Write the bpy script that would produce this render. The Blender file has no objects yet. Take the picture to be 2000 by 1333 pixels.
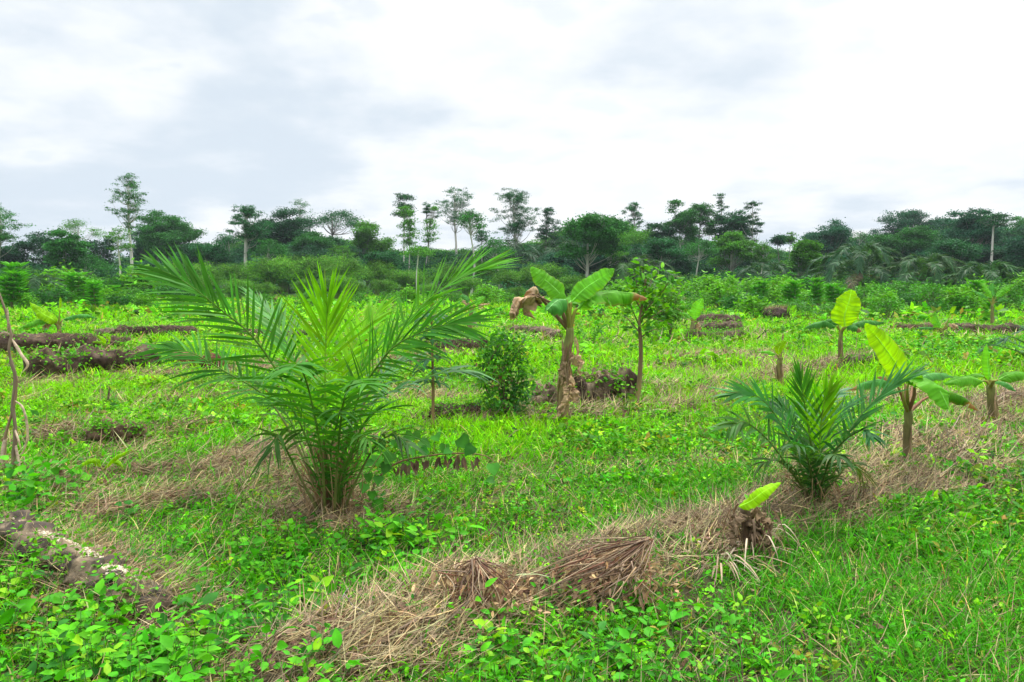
import bpy, math, random
import numpy as np
from mathutils import Vector

SC = bpy.context.scene
COL = SC.collection
R = math.radians
rs = np.random.RandomState(7)
random.seed(7)

# ---------------------------------------------------------------- camera
F = 1555.0            # focal length in photo pixels (photo 2000 x 1333)
EYE = 1.7
PITCH = math.atan(106.5 / F)
cam_d = bpy.data.cameras.new('camera')
cam_d.sensor_width = 36.0
cam_d.lens = F * 36.0 / 2000.0
cam_d.clip_start = 0.05
cam_d.clip_end = 6000
cam = bpy.data.objects.new('camera', cam_d)
COL.objects.link(cam)
cam.location = (0, 0, EYE)
cam.rotation_euler = (R(90) - PITCH, 0, 0)
SC.camera = cam

# ---------------------------------------------------------------- render + exposure
SC.view_settings.view_transform = 'Standard'
SC.view_settings.look = 'None'
SC.view_settings.gamma = 1.0
SC.view_settings.exposure = 1.20
SC.cycles.max_bounces = 7
SC.cycles.diffuse_bounces = 4
SC.cycles.glossy_bounces = 2
SC.cycles.transmission_bounces = 4
SC.cycles.transparent_max_bounces = 8
SC.cycles.sample_clamp_indirect = 6.0

# ---------------------------------------------------------------- world: daylight sky under a broken cloud layer
SUN_EL, SUN_AZ = R(58), R(28)      # azimuth measured from +Y (view direction) towards +X
W = bpy.data.worlds.new('World')
SC.world = W
W.use_nodes = True
nt = W.node_tree
nt.nodes.clear()
def nn(t, **k):
    n = nt.nodes.new(t)
    for a, b in k.items():
        setattr(n, a, b)
    return n
def mth(op, a, b=None, c=None, clamp=False):
    n = nt.nodes.new('ShaderNodeMath'); n.operation = op; n.use_clamp = clamp
    for i, v in enumerate((a, b, c)):
        if v is None: continue
        if hasattr(v, 'is_linked') or hasattr(v, 'links'): nt.links.new(v, n.inputs[i])
        else: n.inputs[i].default_value = v
    return n.outputs[0]
def maprange(v, a, b, c, d, smooth=True):
    n = nt.nodes.new('ShaderNodeMapRange')
    n.interpolation_type = 'SMOOTHSTEP' if smooth else 'LINEAR'
    nt.links.new(v, n.inputs[0])
    for i, x in enumerate((a, b, c, d)): n.inputs[i + 1].default_value = x
    return n.outputs[0]
sky = nn('ShaderNodeTexSky', sky_type='NISHITA', sun_disc=False)
sky.sun_elevation = SUN_EL
sky.sun_rotation = SUN_AZ
sky.altitude = 100
sky.air_density = 1.0
sky.dust_density = 2.0
sky_s = nn('ShaderNodeMixRGB', blend_type='MULTIPLY'); sky_s.inputs[0].default_value = 1
sky_s.inputs[2].default_value = (0.062, 0.062, 0.062, 1)
nt.links.new(sky.outputs[0], sky_s.inputs[1])
tc = nn('ShaderNodeTexCoord')
sx = nn('ShaderNodeSeparateXYZ'); nt.links.new(tc.outputs['Generated'], sx.inputs[0])
zc = mth('MAXIMUM', sx.outputs[2], 0.0)
den = mth('ADD', zc, 0.22)
cx = mth('DIVIDE', sx.outputs[0], den)
cy = mth('DIVIDE', sx.outputs[1], den)
cb = nn('ShaderNodeCombineXYZ'); nt.links.new(cx, cb.inputs[0]); nt.links.new(cy, cb.inputs[1])
n1 = nn('ShaderNodeTexNoise'); n1.inputs['Scale'].default_value = 1.15; n1.inputs['Detail'].default_value = 9
n1.inputs['Roughness'].default_value = 0.52; n1.inputs['Distortion'].default_value = 0.35
mp = nn('ShaderNodeMapping'); mp.inputs['Location'].default_value = (3.7, 1.3, 0.0)
nt.links.new(cb.outputs[0], mp.inputs[0]); nt.links.new(mp.outputs[0], n1.inputs['Vector'])
n2 = nn('ShaderNodeTexNoise'); n2.inputs['Scale'].default_value = 3.2; n2.inputs['Detail'].default_value = 8
n2.inputs['Roughness'].default_value = 0.55
nt.links.new(mp.outputs[0], n2.inputs['Vector'])
# thick grey cloud bank towards the upper left, thin bright cloud to the right
bankx = maprange(sx.outputs[0], -0.50, 0.05, 0.09, -0.055)
g = mth('ADD', n1.outputs['Fac'], bankx)
g = mth('ADD', g, mth('MULTIPLY', mth('SUBTRACT', n2.outputs['Fac'], 0.5), 0.56))
gray = maprange(g, 0.36, 0.70, 0.0, 1.0)
ccol = nn('ShaderNodeMixRGB'); nt.links.new(gray, ccol.inputs[0])
ccol.inputs[1].default_value = (0.452, 0.463, 0.474, 1)     # bright cloud
ccol.inputs[2].default_value = (0.315, 0.355, 0.398, 1)     # grey base
cover = maprange(mth('ADD', n2.outputs['Fac'], mth('MULTIPLY', gray, 0.3)), 0.34, 0.48, 0.72, 1.0)
skymix = nn('ShaderNodeMixRGB'); nt.links.new(cover, skymix.inputs[0])
nt.links.new(sky_s.outputs[0], skymix.inputs[1]); nt.links.new(ccol.outputs[0], skymix.inputs[2])
# an overcast sky is about three times brighter overhead than at the horizon
zen = maprange(zc, 0.42, 0.95, 1.0, 3.9)
zm = nn('ShaderNodeVectorMath', operation='SCALE'); nt.links.new(skymix.outputs[0], zm.inputs[0]); nt.links.new(zen, zm.inputs['Scale'])
bg = nn('ShaderNodeBackground'); nt.links.new(zm.outputs[0], bg.inputs[0]); bg.inputs[1].default_value = 1.0
out = nn('ShaderNodeOutputWorld'); nt.links.new(bg.outputs[0], out.inputs[0])
W.cycles.sampling_method = 'MANUAL'
W.cycles.sample_map_resolution = 512

# ---------------------------------------------------------------- sun, veiled by cloud
sd = bpy.data.lights.new('sun', 'SUN'); sd.energy = 1.5; sd.angle = R(10); sd.color = (1.0, 0.96, 0.88)
sun = bpy.data.objects.new('sun', sd); COL.objects.link(sun)
sdir = Vector((math.sin(SUN_AZ) * math.cos(SUN_EL), math.cos(SUN_AZ) * math.cos(SUN_EL), math.sin(SUN_EL)))
sun.rotation_euler = sdir.to_track_quat('Z', 'Y').to_euler()
sun.location = (0, 0, 60)

# ---------------------------------------------------------------- small maths
def hsh(i, j, s):
    n = (i.astype(np.int64) * 374761393 + j.astype(np.int64) * 668265263 + s * 1442695041) & 0x7fffffff
    n = ((n ^ (n >> 13)) * 1274126177) & 0x7fffffff
    n = (n ^ (n >> 16)) & 0xffff
    return n / 65535.0
def vn(x, y, s=0):
    x = np.asarray(x, float); y = np.asarray(y, float)
    i = np.floor(x); j = np.floor(y); u = x - i; v = y - j
    u = u * u * (3 - 2 * u); v = v * v * (3 - 2 * v)
    a = hsh(i, j, s); b = hsh(i + 1, j, s); c = hsh(i, j + 1, s); d = hsh(i + 1, j + 1, s)
    return (a * (1 - u) + b * u) * (1 - v) + (c * (1 - u) + d * u) * v
def fbm(x, y, s=0, o=3):
    t = 0; a = 1; w = 0
    for k in range(o):
        t = t + a * vn(np.asarray(x) * 2 ** k + 17 * k, np.asarray(y) * 2 ** k - 9 * k, s + k); w += a; a *= 0.5
    return t / w
def sst(x, a, b):
    t = np.clip((np.asarray(x, float) - a) / (b - a), 0, 1)
    return t * t * (3 - 2 * t)
def unit(v):
    v = np.asarray(v, float)
    return v / (np.linalg.norm(v, axis=-1, keepdims=True) + 1e-9)
def ray(px, py):
    u = (px - 1000.0) / F; v = (666.5 - py) / F
    return np.array([u, math.cos(PITCH) + math.sin(PITCH) * v, -math.sin(PITCH) + math.cos(PITCH) * v])
def at(px, py, D):                     # the point seen at a photo pixel, D metres ahead
    r = ray(px, py)
    return np.array([0, 0, EYE]) + r * (D / r[1])
def flat(px, py):
    r = ray(px, py); t = EYE / -r[2]
    return (r[0] * t, r[1] * t)

# windrows of cut straw and rotting wood: ground polylines with half widths in metres
WIND = []
def wr(pts, w, h, s=1.0):
    WIND.append((np.array([flat(*p) for p in pts]), w, h, s))
wr([(470, 1400), (640, 1290), (800, 1230), (930, 1175), (1150, 1140), (1330, 1085), (1480, 1035), (1640, 975)], 0.40, 0.10)
wr([(1640, 975), (1760, 940), (1850, 890), (1960, 820), (2080, 770)], 0.85, 0.12, 1.35)
wr([(60, 940), (180, 925), (330, 915), (480, 905)], 0.65, 0.04, 1.0)
wr([(260, 985), (420, 960), (560, 970), (700, 1010)], 0.55, 0.02, 0.80)
wr([(130, 868), (220, 862), (310, 858)], 0.45, 0.16, 1.0)
wr([(860, 815), (1000, 815), (1150, 815), (1290, 805), (1400, 780)], 0.50, 0.07, 0.75)
wr([(1330, 770), (1420, 762), (1520, 742), (1620, 722), (1710, 700)], 0.50, 0.12, 0.95)
wr([(1330, 706), (1400, 702), (1480, 700)], 0.7, 0.05, 0.8)
wr([(1120, 715), (1250, 715), (1330, 722)], 0.6, 0.03, 0.45)
wr([(0, 648), (120, 650), (260, 645)], 0.8, 0.03, 0.6)
wr([(1560, 640), (1700, 655), (1830, 650), (2000, 640)], 1.2, 0.05, 0.5)
wr([(1350, 640), (1450, 655)], 1.6, 0.1, 0.7)
wr([(600, 720), (760, 712), (880, 700)], 0.6, 0.05, 0.6)
wr([(-40, 1040), (60, 1060), (170, 1140), (260, 1200)], 0.30, 0.05, 0.8)
wr([(250, 790), (430, 775)], 0.7, 0.02, 0.4)
def lg(pts, w):                         # a log: little grows where it lies
    wr(pts, w, 0.0, 0.8)
lg([(-40, 700), (120, 700), (250, 692)], .8); lg([(80, 750), (290, 738)], .8); lg([(345, 726), (425, 732)], .5)
lg([(190, 668), (370, 668)], .8); lg([(858, 700), (945, 698)], .6); lg([(1000, 660), (1092, 672)], .7)
lg([(1030, 812), (1140, 812), (1235, 800)], .62); lg([(835, 825), (940, 822)], .3)
lg([(1360, 650), (1455, 664)], 1.2); lg([(1340, 676), (1450, 672)], .6); lg([(1745, 656), (1830, 656)], 1.0); lg([(1860, 658), (1990, 656)], 1.0)
lg([(60, 1090), (200, 1170), (330, 1235)], .17); lg([(165, 884), (290, 884)], .3)
def straw(x, y):
    x = np.asarray(x, float); y = np.asarray(y, float)
    out = np.zeros_like(x); hh = np.zeros_like(x)
    for P, w, h, s in WIND:
        d = np.full_like(x, 1e9)
        for a, b in zip(P[:-1], P[1:]):
            ab = b - a; L = ab @ ab
            t = np.clip(((x - a[0]) * ab[0] + (y - a[1]) * ab[1]) / L, 0, 1)
            d = np.minimum(d, np.hypot(x - a[0] - t * ab[0], y - a[1] - t * ab[1]))
        wob = 0.65 + 0.7 * fbm(x * 1.7 / w ** .5, y * 1.7 / w ** .5, 5, 2)
        m = 1 - sst(d / (w * wob), 0.55, 1.25)
        out = np.maximum(out, m * s); hh = np.maximum(hh, h * (1 - sst(d / w, 0.2, 1.6)))
    r = np.hypot(x, y)
    pt = .75 * sst(fbm(x * .55 + 3, y * .85, 91, 3), .60, .72) * sst(r, 5.5, 9)
    brk = .32 + .8 * sst(fbm(x * 2.3, y * 2.3, 93, 3), .38, .56)
    return np.clip(np.maximum(out * brk, pt), 0, 1), hh
def H(x, y):
    x = np.asarray(x, float); y = np.asarray(y, float)
    r = np.hypot(x, y)
    z = 0.10 * (fbm(x * .35, y * .35, 11, 3) - .5) * sst(r, 2, 9) + 0.05 * (fbm(x * 1.6, y * 1.6, 12, 3) - .5)
    z = z + 0.25 * (fbm(x * .06, y * .06, 13, 2) - .5) * sst(r, 12, 40)
    z = z + 1.8 * sst(y, 75, 165) + 5.5 * sst(y, 165, 300)
    _, hh = straw(x, y)
    return z + hh
GRIDS = []
for (ax, bx_, ay, by_, st_g) in ((-9, 9, 1, 14, .06), (-40, 40, -2, 60, .25), (-190, 190, -5, 260, 1.0)):
    gx_ = np.arange(ax, bx_ + st_g, st_g); gy_ = np.arange(ay, by_ + st_g, st_g); GX, GY = np.meshgrid(gx_, gy_, indexing='ij')
    GRIDS.append((ax, bx_, ay, by_, st_g, H(GX.ravel(), GY.ravel()).reshape(GX.shape)))
def gz(x, y):
    for ax, bx_, ay, by_, st_g, G in GRIDS:
        if ax < x < bx_ and ay < y < by_:
            u = (x - ax) / st_g; v = (y - ay) / st_g; i = int(u); j = int(v); u -= i; v -= j
            return float((G[i, j] * (1 - u) + G[i + 1, j] * u) * (1 - v) + (G[i, j + 1] * (1 - u) + G[i + 1, j + 1] * u) * v)
    return float(H(np.array([x]), np.array([y]))[0])
def gp(px, py):                         # the ground point seen at a photo pixel
    r = ray(px, py); z = 0.0
    for _ in range(14):
        t = (z - EYE) / r[2]
        z = 0.5 * z + 0.5 * gz(r[0] * t, r[1] * t)
    return np.array([r[0] * t, r[1] * t, gz(r[0] * t, r[1] * t)])

# ---------------------------------------------------------------- mesh building
class MB:
    def __init__(s): s.V = []; s.F3 = []; s.F4 = []; s.C = []; s.n = 0
    def add(s, V, F, C):
        V = np.asarray(V, np.float32).reshape(-1, 3)
        C = np.asarray(C, np.float32)
        if C.ndim == 1: C = np.tile(C, (len(V), 1))
        s.V.append(V); s.C.append(C)
        for f in (F if isinstance(F, list) else [F]):
            f = np.asarray(f, np.int64)
            if f.size == 0: continue
            (s.F3 if f.shape[1] == 3 else s.F4).append(f + s.n)
        s.n += len(V)
    def build(s, name, mat, parent=None, smooth=True, origin=None):
        V = np.concatenate(s.V); C = np.concatenate(s.C)
        if parent is not None: V = V - np.array(parent.location, np.float32)
        elif origin is not None: V = V - np.asarray(origin, np.float32)
        F3 = np.concatenate(s.F3) if s.F3 else np.zeros((0, 3), np.int64)
        F4 = np.concatenate(s.F4) if s.F4 else np.zeros((0, 4), np.int64)
        me = bpy.data.meshes.new(name)
        me.vertices.add(len(V)); me.vertices.foreach_set('co', V.astype(np.float32).ravel())
        nl = F3.size + F4.size
        me.loops.add(nl); me.loops.foreach_set('vertex_index', np.concatenate([F3.ravel(), F4.ravel()]).astype(np.int32))
        me.polygons.add(len(F3) + len(F4))
        st = np.concatenate([np.arange(len(F3)) * 3, F3.size + np.arange(len(F4)) * 4]).astype(np.int32)
        me.polygons.foreach_set('loop_start', st)
        if smooth: me.polygons.foreach_set('use_smooth', np.ones(len(st), bool))
        me.update(calc_edges=True)
        a = me.color_attributes.new('Col', 'FLOAT_COLOR', 'POINT')
        c4 = np.ones((len(V), 4), np.float32); c4[:, :3] = np.clip(C, 0, 1)
        a.data.foreach_set('color', c4.ravel())
        me.materials.append(mat)
        o = bpy.data.objects.new(name, me); COL.objects.link(o)
        if parent is not None: o.parent = parent
        elif origin is not None: o.location = tuple(float(v) for v in origin)
        return o
def tag(o, label=None, cat=None, group=None, kind=None):
    if label: o['label'] = label
    if cat: o['category'] = cat
    if group: o['group'] = group
    if kind: o['kind'] = kind
    return o
def empty(name, loc, label, cat, group=None):
    o = bpy.data.objects.new(name, None); COL.objects.link(o)
    o.location = tuple(float(v) for v in loc); o.empty_display_size = 0.2
    return tag(o, label, cat, group)
KIDS = {}
def rep(o, loc, rz, s, label, group=None):           # a copy of a thing with copies of its parts
    c = o.copy(); COL.objects.link(c)
    c.location = tuple(float(v) for v in loc); c.rotation_euler = (0, 0, rz); c.scale = s if hasattr(s, '__len__') else (s, s, s)
    c['label'] = label
    if group: c['group'] = group
    if o.name not in KIDS: KIDS[o.name] = [q for q in COL.objects if q.parent == o]
    for ch in KIDS[o.name]:
        d = ch.copy(); COL.objects.link(d); d.parent = c
    return c

def tube(P, Rr, k=8, rough=0.0, seed=0):
    P = np.asarray(P, float); n = len(P); Rr = np.broadcast_to(np.asarray(Rr, float), (n,))
    T = np.gradient(P, axis=0); T = unit(T)
    up = np.array([0.31, 0.2, 0.93]) if abs(T[0][2]) < 0.8 else np.array([1.0, 0.1, 0])
    A = unit(np.cross(T, up)); B = np.cross(A, T)
    th = np.arange(k) * 2 * math.pi / k
    rr = Rr[:, None] * np.ones((1, k))
    if rough:
        ii, jj = np.meshgrid(np.arange(n), np.arange(k), indexing='ij')
        rr = rr * (1 + rough * 2 * (vn(ii * .7, jj % k * .8, seed) - .5))
    V = P[:, None] + rr[..., None] * (np.cos(th)[None, :, None] * A[:, None] + np.sin(th)[None, :, None] * B[:, None])
    i = np.arange(n - 1)[:, None] * k; j = np.arange(k)[None]; j2 = (j + 1) % k
    Fq = np.stack([i + j, i + j2, i + k + j2, i + k + j], -1).reshape(-1, 4)
    V = V.reshape(-1, 3)
    V = np.vstack([V, P[0], P[-1]])
    c0 = np.stack([np.full(k, n * k), (np.arange(k) + 1) % k, np.arange(k)], -1)
    b = (n - 1) * k
    c1 = np.stack([np.full(k, n * k + 1), b + np.arange(k), b + (np.arange(k) + 1) % k], -1)
    return V, [Fq, np.vstack([c0, c1])]
def spl(pts, n):                         # smooth curve through points
    pts = np.asarray(pts, float); m = len(pts)
    if m == 2: t = np.linspace(0, 1, n)[:, None]; return pts[0] * (1 - t) + pts[1] * t
    e = np.vstack([2 * pts[0] - pts[1], pts, 2 * pts[-1] - pts[-2]])
    t = np.linspace(0, m - 1 - 1e-6, n); i = t.astype(int); u = (t - i)[:, None]
    a, b, c, d = e[i], e[i + 1], e[i + 2], e[i + 3]
    return 0.5 * (2 * b + (c - a) * u + (2 * a - 5 * b + 4 * c - d) * u ** 2 + (3 * b - a - 3 * c + d) * u ** 3)

TPL = {
    'dia': (np.array([[0, 0, 0], [.45, -.5, .06], [1, 0, -.06], [.45, .5, .06]]), [], [[0, 3, 2, 1]]),
    'oval': (np.array([[0, 0, 0], [.22, -.40, .05], [.58, -.42, .04], [1, 0, -.12], [.58, .42, .04], [.22, .40, .05], [.3, 0, -.03], [.65, 0, -.05]]),
             [[0, 6, 1], [0, 5, 6], [7, 3, 2], [7, 4, 3]], [[6, 7, 2, 1], [6, 5, 4, 7]]),
    'heart': (np.array([[0, 0, 0], [-.04, -.42, .06], [.30, -.56, .08], [.70, -.30, .02], [1, 0, -.14], [.70, .30, .02], [.30, .56, .08], [-.04, .42, .06], [.25, 0, -.03], [.65, 0, -.05]]),
              [[0, 8, 1], [1, 8, 2], [0, 7, 8], [7, 6, 8], [9, 4, 3], [9, 5, 4]], [[8, 9, 3, 2], [8, 6, 5, 9]]),
}
def leaves(mb, tpl, P, D, N, L, Wd, C):
    T, f3, f4 = TPL[tpl]
    n = len(P); k = len(T)
    D = unit(D); S = unit(np.cross(D, N)); N = np.cross(S, D)
    L = np.broadcast_to(np.asarray(L, float), (n,))[:, None, None]; Wd = np.broadcast_to(np.asarray(Wd, float), (n,))[:, None, None]
    V = P[:, None] + D[:, None] * T[None, :, 0:1] * L + S[:, None] * T[None, :, 1:2] * Wd + N[:, None] * T[None, :, 2:3] * L
    off = (np.arange(n) * k)[:, None, None]
    Fs = []
    if f3: Fs.append((np.array(f3)[None] + off).reshape(-1, 3))
    if f4: Fs.append((np.array(f4)[None] + off).reshape(-1, 4))
    C = np.asarray(C, float)
    if C.ndim == 1: C = np.tile(C, (n, 1))
    Cv = np.repeat(C[:, None], k, 1) * (0.92 + 0.2 * T[None, :, 0:1])
    mb.add(V.reshape(-1, 3), Fs, Cv.reshape(-1, 3))
def blades(mb, P, az, tilt, bend, L, Wd, C, segs=3, twist=None):
    n = len(P); L = np.broadcast_to(L, (n,)); Wd = np.broadcast_to(Wd, (n,))
    h = np.stack([np.cos(az), np.sin(az), np.zeros(n)], -1)
    s = np.stack([-np.sin(az), np.cos(az), np.zeros(n)], -1)
    if twist is not None:
        ct = np.cos(twist)[:, None]; st_ = np.sin(twist)[:, None]
        s2 = s * ct + np.array([0, 0, 1.0]) * st_
    else: s2 = s
    cur = P.copy(); V = []; prof = {2: (1, .8), 3: (.8, 1, .62), 4: (.7, 1, .85, .5)}[segs]
    for q in range(segs):
        V.append(cur - s2 * (Wd * prof[q] * .5)[:, None]); V.append(cur + s2 * (Wd * prof[q] * .5)[:, None])
        th = tilt + bend * (q + .5) / segs
        cur = cur + (h * np.sin(th)[:, None] + np.array([0, 0, 1.0]) * np.cos(th)[:, None]) * (L / segs)[:, None]
    V.append(cur)
    V = np.stack(V, 1); k = V.shape[1]; off = (np.arange(n) * k)[:, None]
    f4 = [np.array([2 * q, 2 * q + 1, 2 * q + 3, 2 * q + 2]) + off for q in range(segs - 1)]
    f3 = np.array([k - 3, k - 2, k - 1]) + off
    C = np.asarray(C, float)
    if C.ndim == 1: C = np.tile(C, (n, 1))
    sh = np.array([0.75] * 2 + [1.0] * (k - 3) + [1.15])[None, :, None]  # root darkened: painted-in shade along with natural brownish base; tip lighter
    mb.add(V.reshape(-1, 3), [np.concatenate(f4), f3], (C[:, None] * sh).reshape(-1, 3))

def jit(C, n, a=.15, hue=.1):            # n colours scattered round C (C one colour or n)
    C = np.asarray(C, float)
    if C.ndim == 1: C = np.tile(C, (n, 1))
    v = 1 + a * rs.randn(n, 1)
    h = 1 + hue * rs.randn(n, 3)
    return np.clip(C * v * h, 0.002, 0.9)
def mixc(a, b, t):
    t = np.asarray(t)[:, None]
    return np.asarray(a) * (1 - t) + np.asarray(b) * t
def rdir(n, up=0.0, fl=1.0):
    v = rs.randn(n, 3); v[:, 2] = v[:, 2] * fl + up
    return unit(v)

# ---------------------------------------------------------------- materials
def mat(name):
    m = bpy.data.materials.new(name); m.use_nodes = True
    t = m.node_tree; t.nodes.clear()
    o = t.nodes.new('ShaderNodeOutputMaterial')
    return m, t, o
def leafmat(name, tr=0.38, rough=0.45, spec=0.35, tint=(1.25, 1.25, 0.6), noise=18.0):
    m, t, o = mat(name)
    a = t.nodes.new('ShaderNodeAttribute'); a.attribute_name = 'Col'
    no = t.nodes.new('ShaderNodeTexNoise'); no.inputs['Scale'].default_value = noise; no.inputs['Detail'].default_value = 3
    geo = t.nodes.new('ShaderNodeNewGeometry'); t.links.new(geo.outputs['Position'], no.inputs['Vector'])
    mr = t.nodes.new('ShaderNodeMapRange'); mr.inputs[1].default_value = .3; mr.inputs[2].default_value = .7; mr.inputs[3].default_value = .78; mr.inputs[4].default_value = 1.22
    t.links.new(no.outputs['Fac'], mr.inputs[0])
    sc = t.nodes.new('ShaderNodeVectorMath'); sc.operation = 'SCALE'; t.links.new(a.outputs['Color'], sc.inputs[0]); t.links.new(mr.outputs[0], sc.inputs['Scale'])
    p = t.nodes.new('ShaderNodeBsdfPrincipled'); t.links.new(sc.outputs[0], p.inputs['Base Color'])
    p.inputs['Roughness'].default_value = rough; p.inputs['Specular IOR Level'].default_value = spec
    mu = t.nodes.new('ShaderNodeVectorMath'); mu.operation = 'MULTIPLY'; t.links.new(sc.outputs[0], mu.inputs[0]); mu.inputs[1].default_value = tint
    tl = t.nodes.new('ShaderNodeBsdfTranslucent'); t.links.new(mu.outputs[0], tl.inputs['Color'])
    mx = t.nodes.new('ShaderNodeMixShader'); mx.inputs[0].default_value = tr
    t.links.new(p.outputs[0], mx.inputs[1]); t.links.new(tl.outputs[0], mx.inputs[2]); t.links.new(mx.outputs[0], o.inputs[0])
    return m
def solidmat(name, rough=0.85, spec=0.2, scale=14.0, lo=.6, hi=1.4, bump=0.5, stretch=(1, 1, 1), dist=0.02):
    m, t, o = mat(name)
    a = t.nodes.new('ShaderNodeAttribute'); a.attribute_name = 'Col'
    geo = t.nodes.new('ShaderNodeTexCoord')
    mpn = t.nodes.new('ShaderNodeMapping'); mpn.inputs['Scale'].default_value = stretch
    t.links.new(geo.outputs['Object'], mpn.inputs[0])
    no = t.nodes.new('ShaderNodeTexNoise'); no.inputs['Scale'].default_value = scale; no.inputs['Detail'].default_value = 8; no.inputs['Roughness'].default_value = .65
    t.links.new(mpn.outputs[0], no.inputs['Vector'])
    mr = t.nodes.new('ShaderNodeMapRange'); mr.inputs[1].default_value = .3; mr.inputs[2].default_value = .7; mr.inputs[3].default_value = lo; mr.inputs[4].default_value = hi
    t.links.new(no.outputs['Fac'], mr.inputs[0])
    sc = t.nodes.new('ShaderNodeVectorMath'); sc.operation = 'SCALE'; t.links.new(a.outputs['Color'], sc.inputs[0]); t.links.new(mr.outputs[0], sc.inputs['Scale'])
    p = t.nodes.new('ShaderNodeBsdfPrincipled'); t.links.new(sc.outputs[0], p.inputs['Base Color'])
    p.inputs['Roughness'].default_value = rough; p.inputs['Specular IOR Level'].default_value = spec
    b = t.nodes.new('ShaderNodeBump'); b.inputs['Strength'].default_value = bump; b.inputs['Distance'].default_value = dist
    t.links.new(no.outputs['Fac'], b.inputs['Height']); t.links.new(b.outputs[0], p.inputs['Normal'])
    t.links.new(p.outputs[0], o.inputs[0])
    return m
M_grass = leafmat('grass_blade', .30, .7, .06, (1.3, 1.3, .4))
M_weed = leafmat('weed_leaf', .30, .55, .12)
M_tree = leafmat('tree_foliage', .25, .7, .12, (1.1, 1.2, .7), noise=.6)
M_banana = leafmat('banana_leaf', .45, .5, .07, (1.45, 1.25, .3), noise=6)
M_palm = leafmat('palm_leaflet', .32, .5, .10, (1.3, 1.3, .45), noise=9)
M_dry = leafmat('dry_leaf', .18, .8, .15, (1.1, 1.0, .8), noise=22)
M_straw = leafmat('dry_straw', .12, .75, .2, (1.1, 1.0, .8), noise=40)
M_bark = solidmat('rotten_bark', .9, .15, 9, .35, 1.7, 1.0)
M_trunk = solidmat('tree_bark', .85, .2, 3, .6, 1.35, .6, (1, 1, .25), .05)
M_stem = solidmat('fibrous_stem', .7, .3, 16, .6, 1.4, .7, (1, 1, .12))
M_ground = solidmat('soil', .95, .1, 5, .55, 1.5, .8)
M_fungus = solidmat('fungus', .7, .25, 60, .8, 1.1, .4)

# ================================================================ THE GROUND
YG = (0.205, 0.520, 0.003)     # bright yellow green grass
MG = (0.062, 0.300, 0.006)     # mid green herb
DG = (0.030, 0.130, 0.014)     # dark green
BG = (0.060, 0.280, 0.016)     # bluish green blade
ST = (0.440, 0.345, 0.165)     # straw
BR = (0.120, 0.082, 0.045)     # brown
SO = (0.060, 0.040, 0.026)     # soil

def yellowness(x, y):          # where the grass is bright and yellow green
    r = np.hypot(x, y)
    f = fbm(x * .22, y * .22, 31, 3)
    u = x / np.maximum(y, .5)
    near = sst(r, 6.5, 11)
    cen = sst(u, -0.02, 0.08) * (1 - sst(r, 10, 13)) * sst(r, 5, 8) * .35
    return np.clip(near * .75 + (f - .5) * 1.3 - cen + .1, 0, 1)
def build_ground():
    ang = np.concatenate([np.linspace(-math.pi, -1.0, 30)[:-1], np.linspace(-1.0, 1.0, 330), np.linspace(1.0, math.pi, 30)[1:]])
    rad = np.concatenate([[0.0], np.geomspace(0.6, 60, 300), np.geomspace(62, 2500, 90)])
    A, Rr = np.meshgrid(ang, rad)
    X = np.sin(A) * Rr; Y = np.cos(A) * Rr
    Z = H(X.ravel(), Y.ravel()).reshape(X.shape)
    s, _ = straw(X.ravel(), Y.ravel())
    x = X.ravel(); y = Y.ravel()
    f = fbm(x * 1.2, y * 1.2, 3, 3); yl = yellowness(x, y)
    green = mixc(np.array(DG) * 1.0, np.array(YG) * .55, yl)
    c = mixc(SO, green, np.clip(sst(f, .3, .6) * .25 + .7 * sst(np.hypot(x, y), 14, 45), 0, 1))
    c = mixc(c, np.array(ST) * .42, np.clip(s, 0, 1) * .8)
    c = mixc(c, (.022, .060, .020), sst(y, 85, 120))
    nr, na = X.shape
    i = np.arange(nr - 1)[:, None] * na; j = np.arange(na - 1)[None]
    Fq = np.stack([i + j, i + na + j, i + na + j + 1, i + j + 1], -1).reshape(-1, 4)
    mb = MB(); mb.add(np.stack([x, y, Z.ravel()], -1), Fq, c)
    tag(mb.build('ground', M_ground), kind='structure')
build_ground()

def scatter(n, r0, r1, half=0.80, p=1.0):
    """n points in a wedge ahead of the camera; p=1 even per area, p<1 denser nearby"""
    t = rs.rand(n)
    e = 2 * p
    r = (r0 ** e + t * (r1 ** e - r0 ** e)) ** (1 / e)
    a = (rs.rand(n) * 2 - 1) * half
    return np.sin(a) * r, np.cos(a) * r, r
def keep(x, y, *arrs):
    pass

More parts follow.
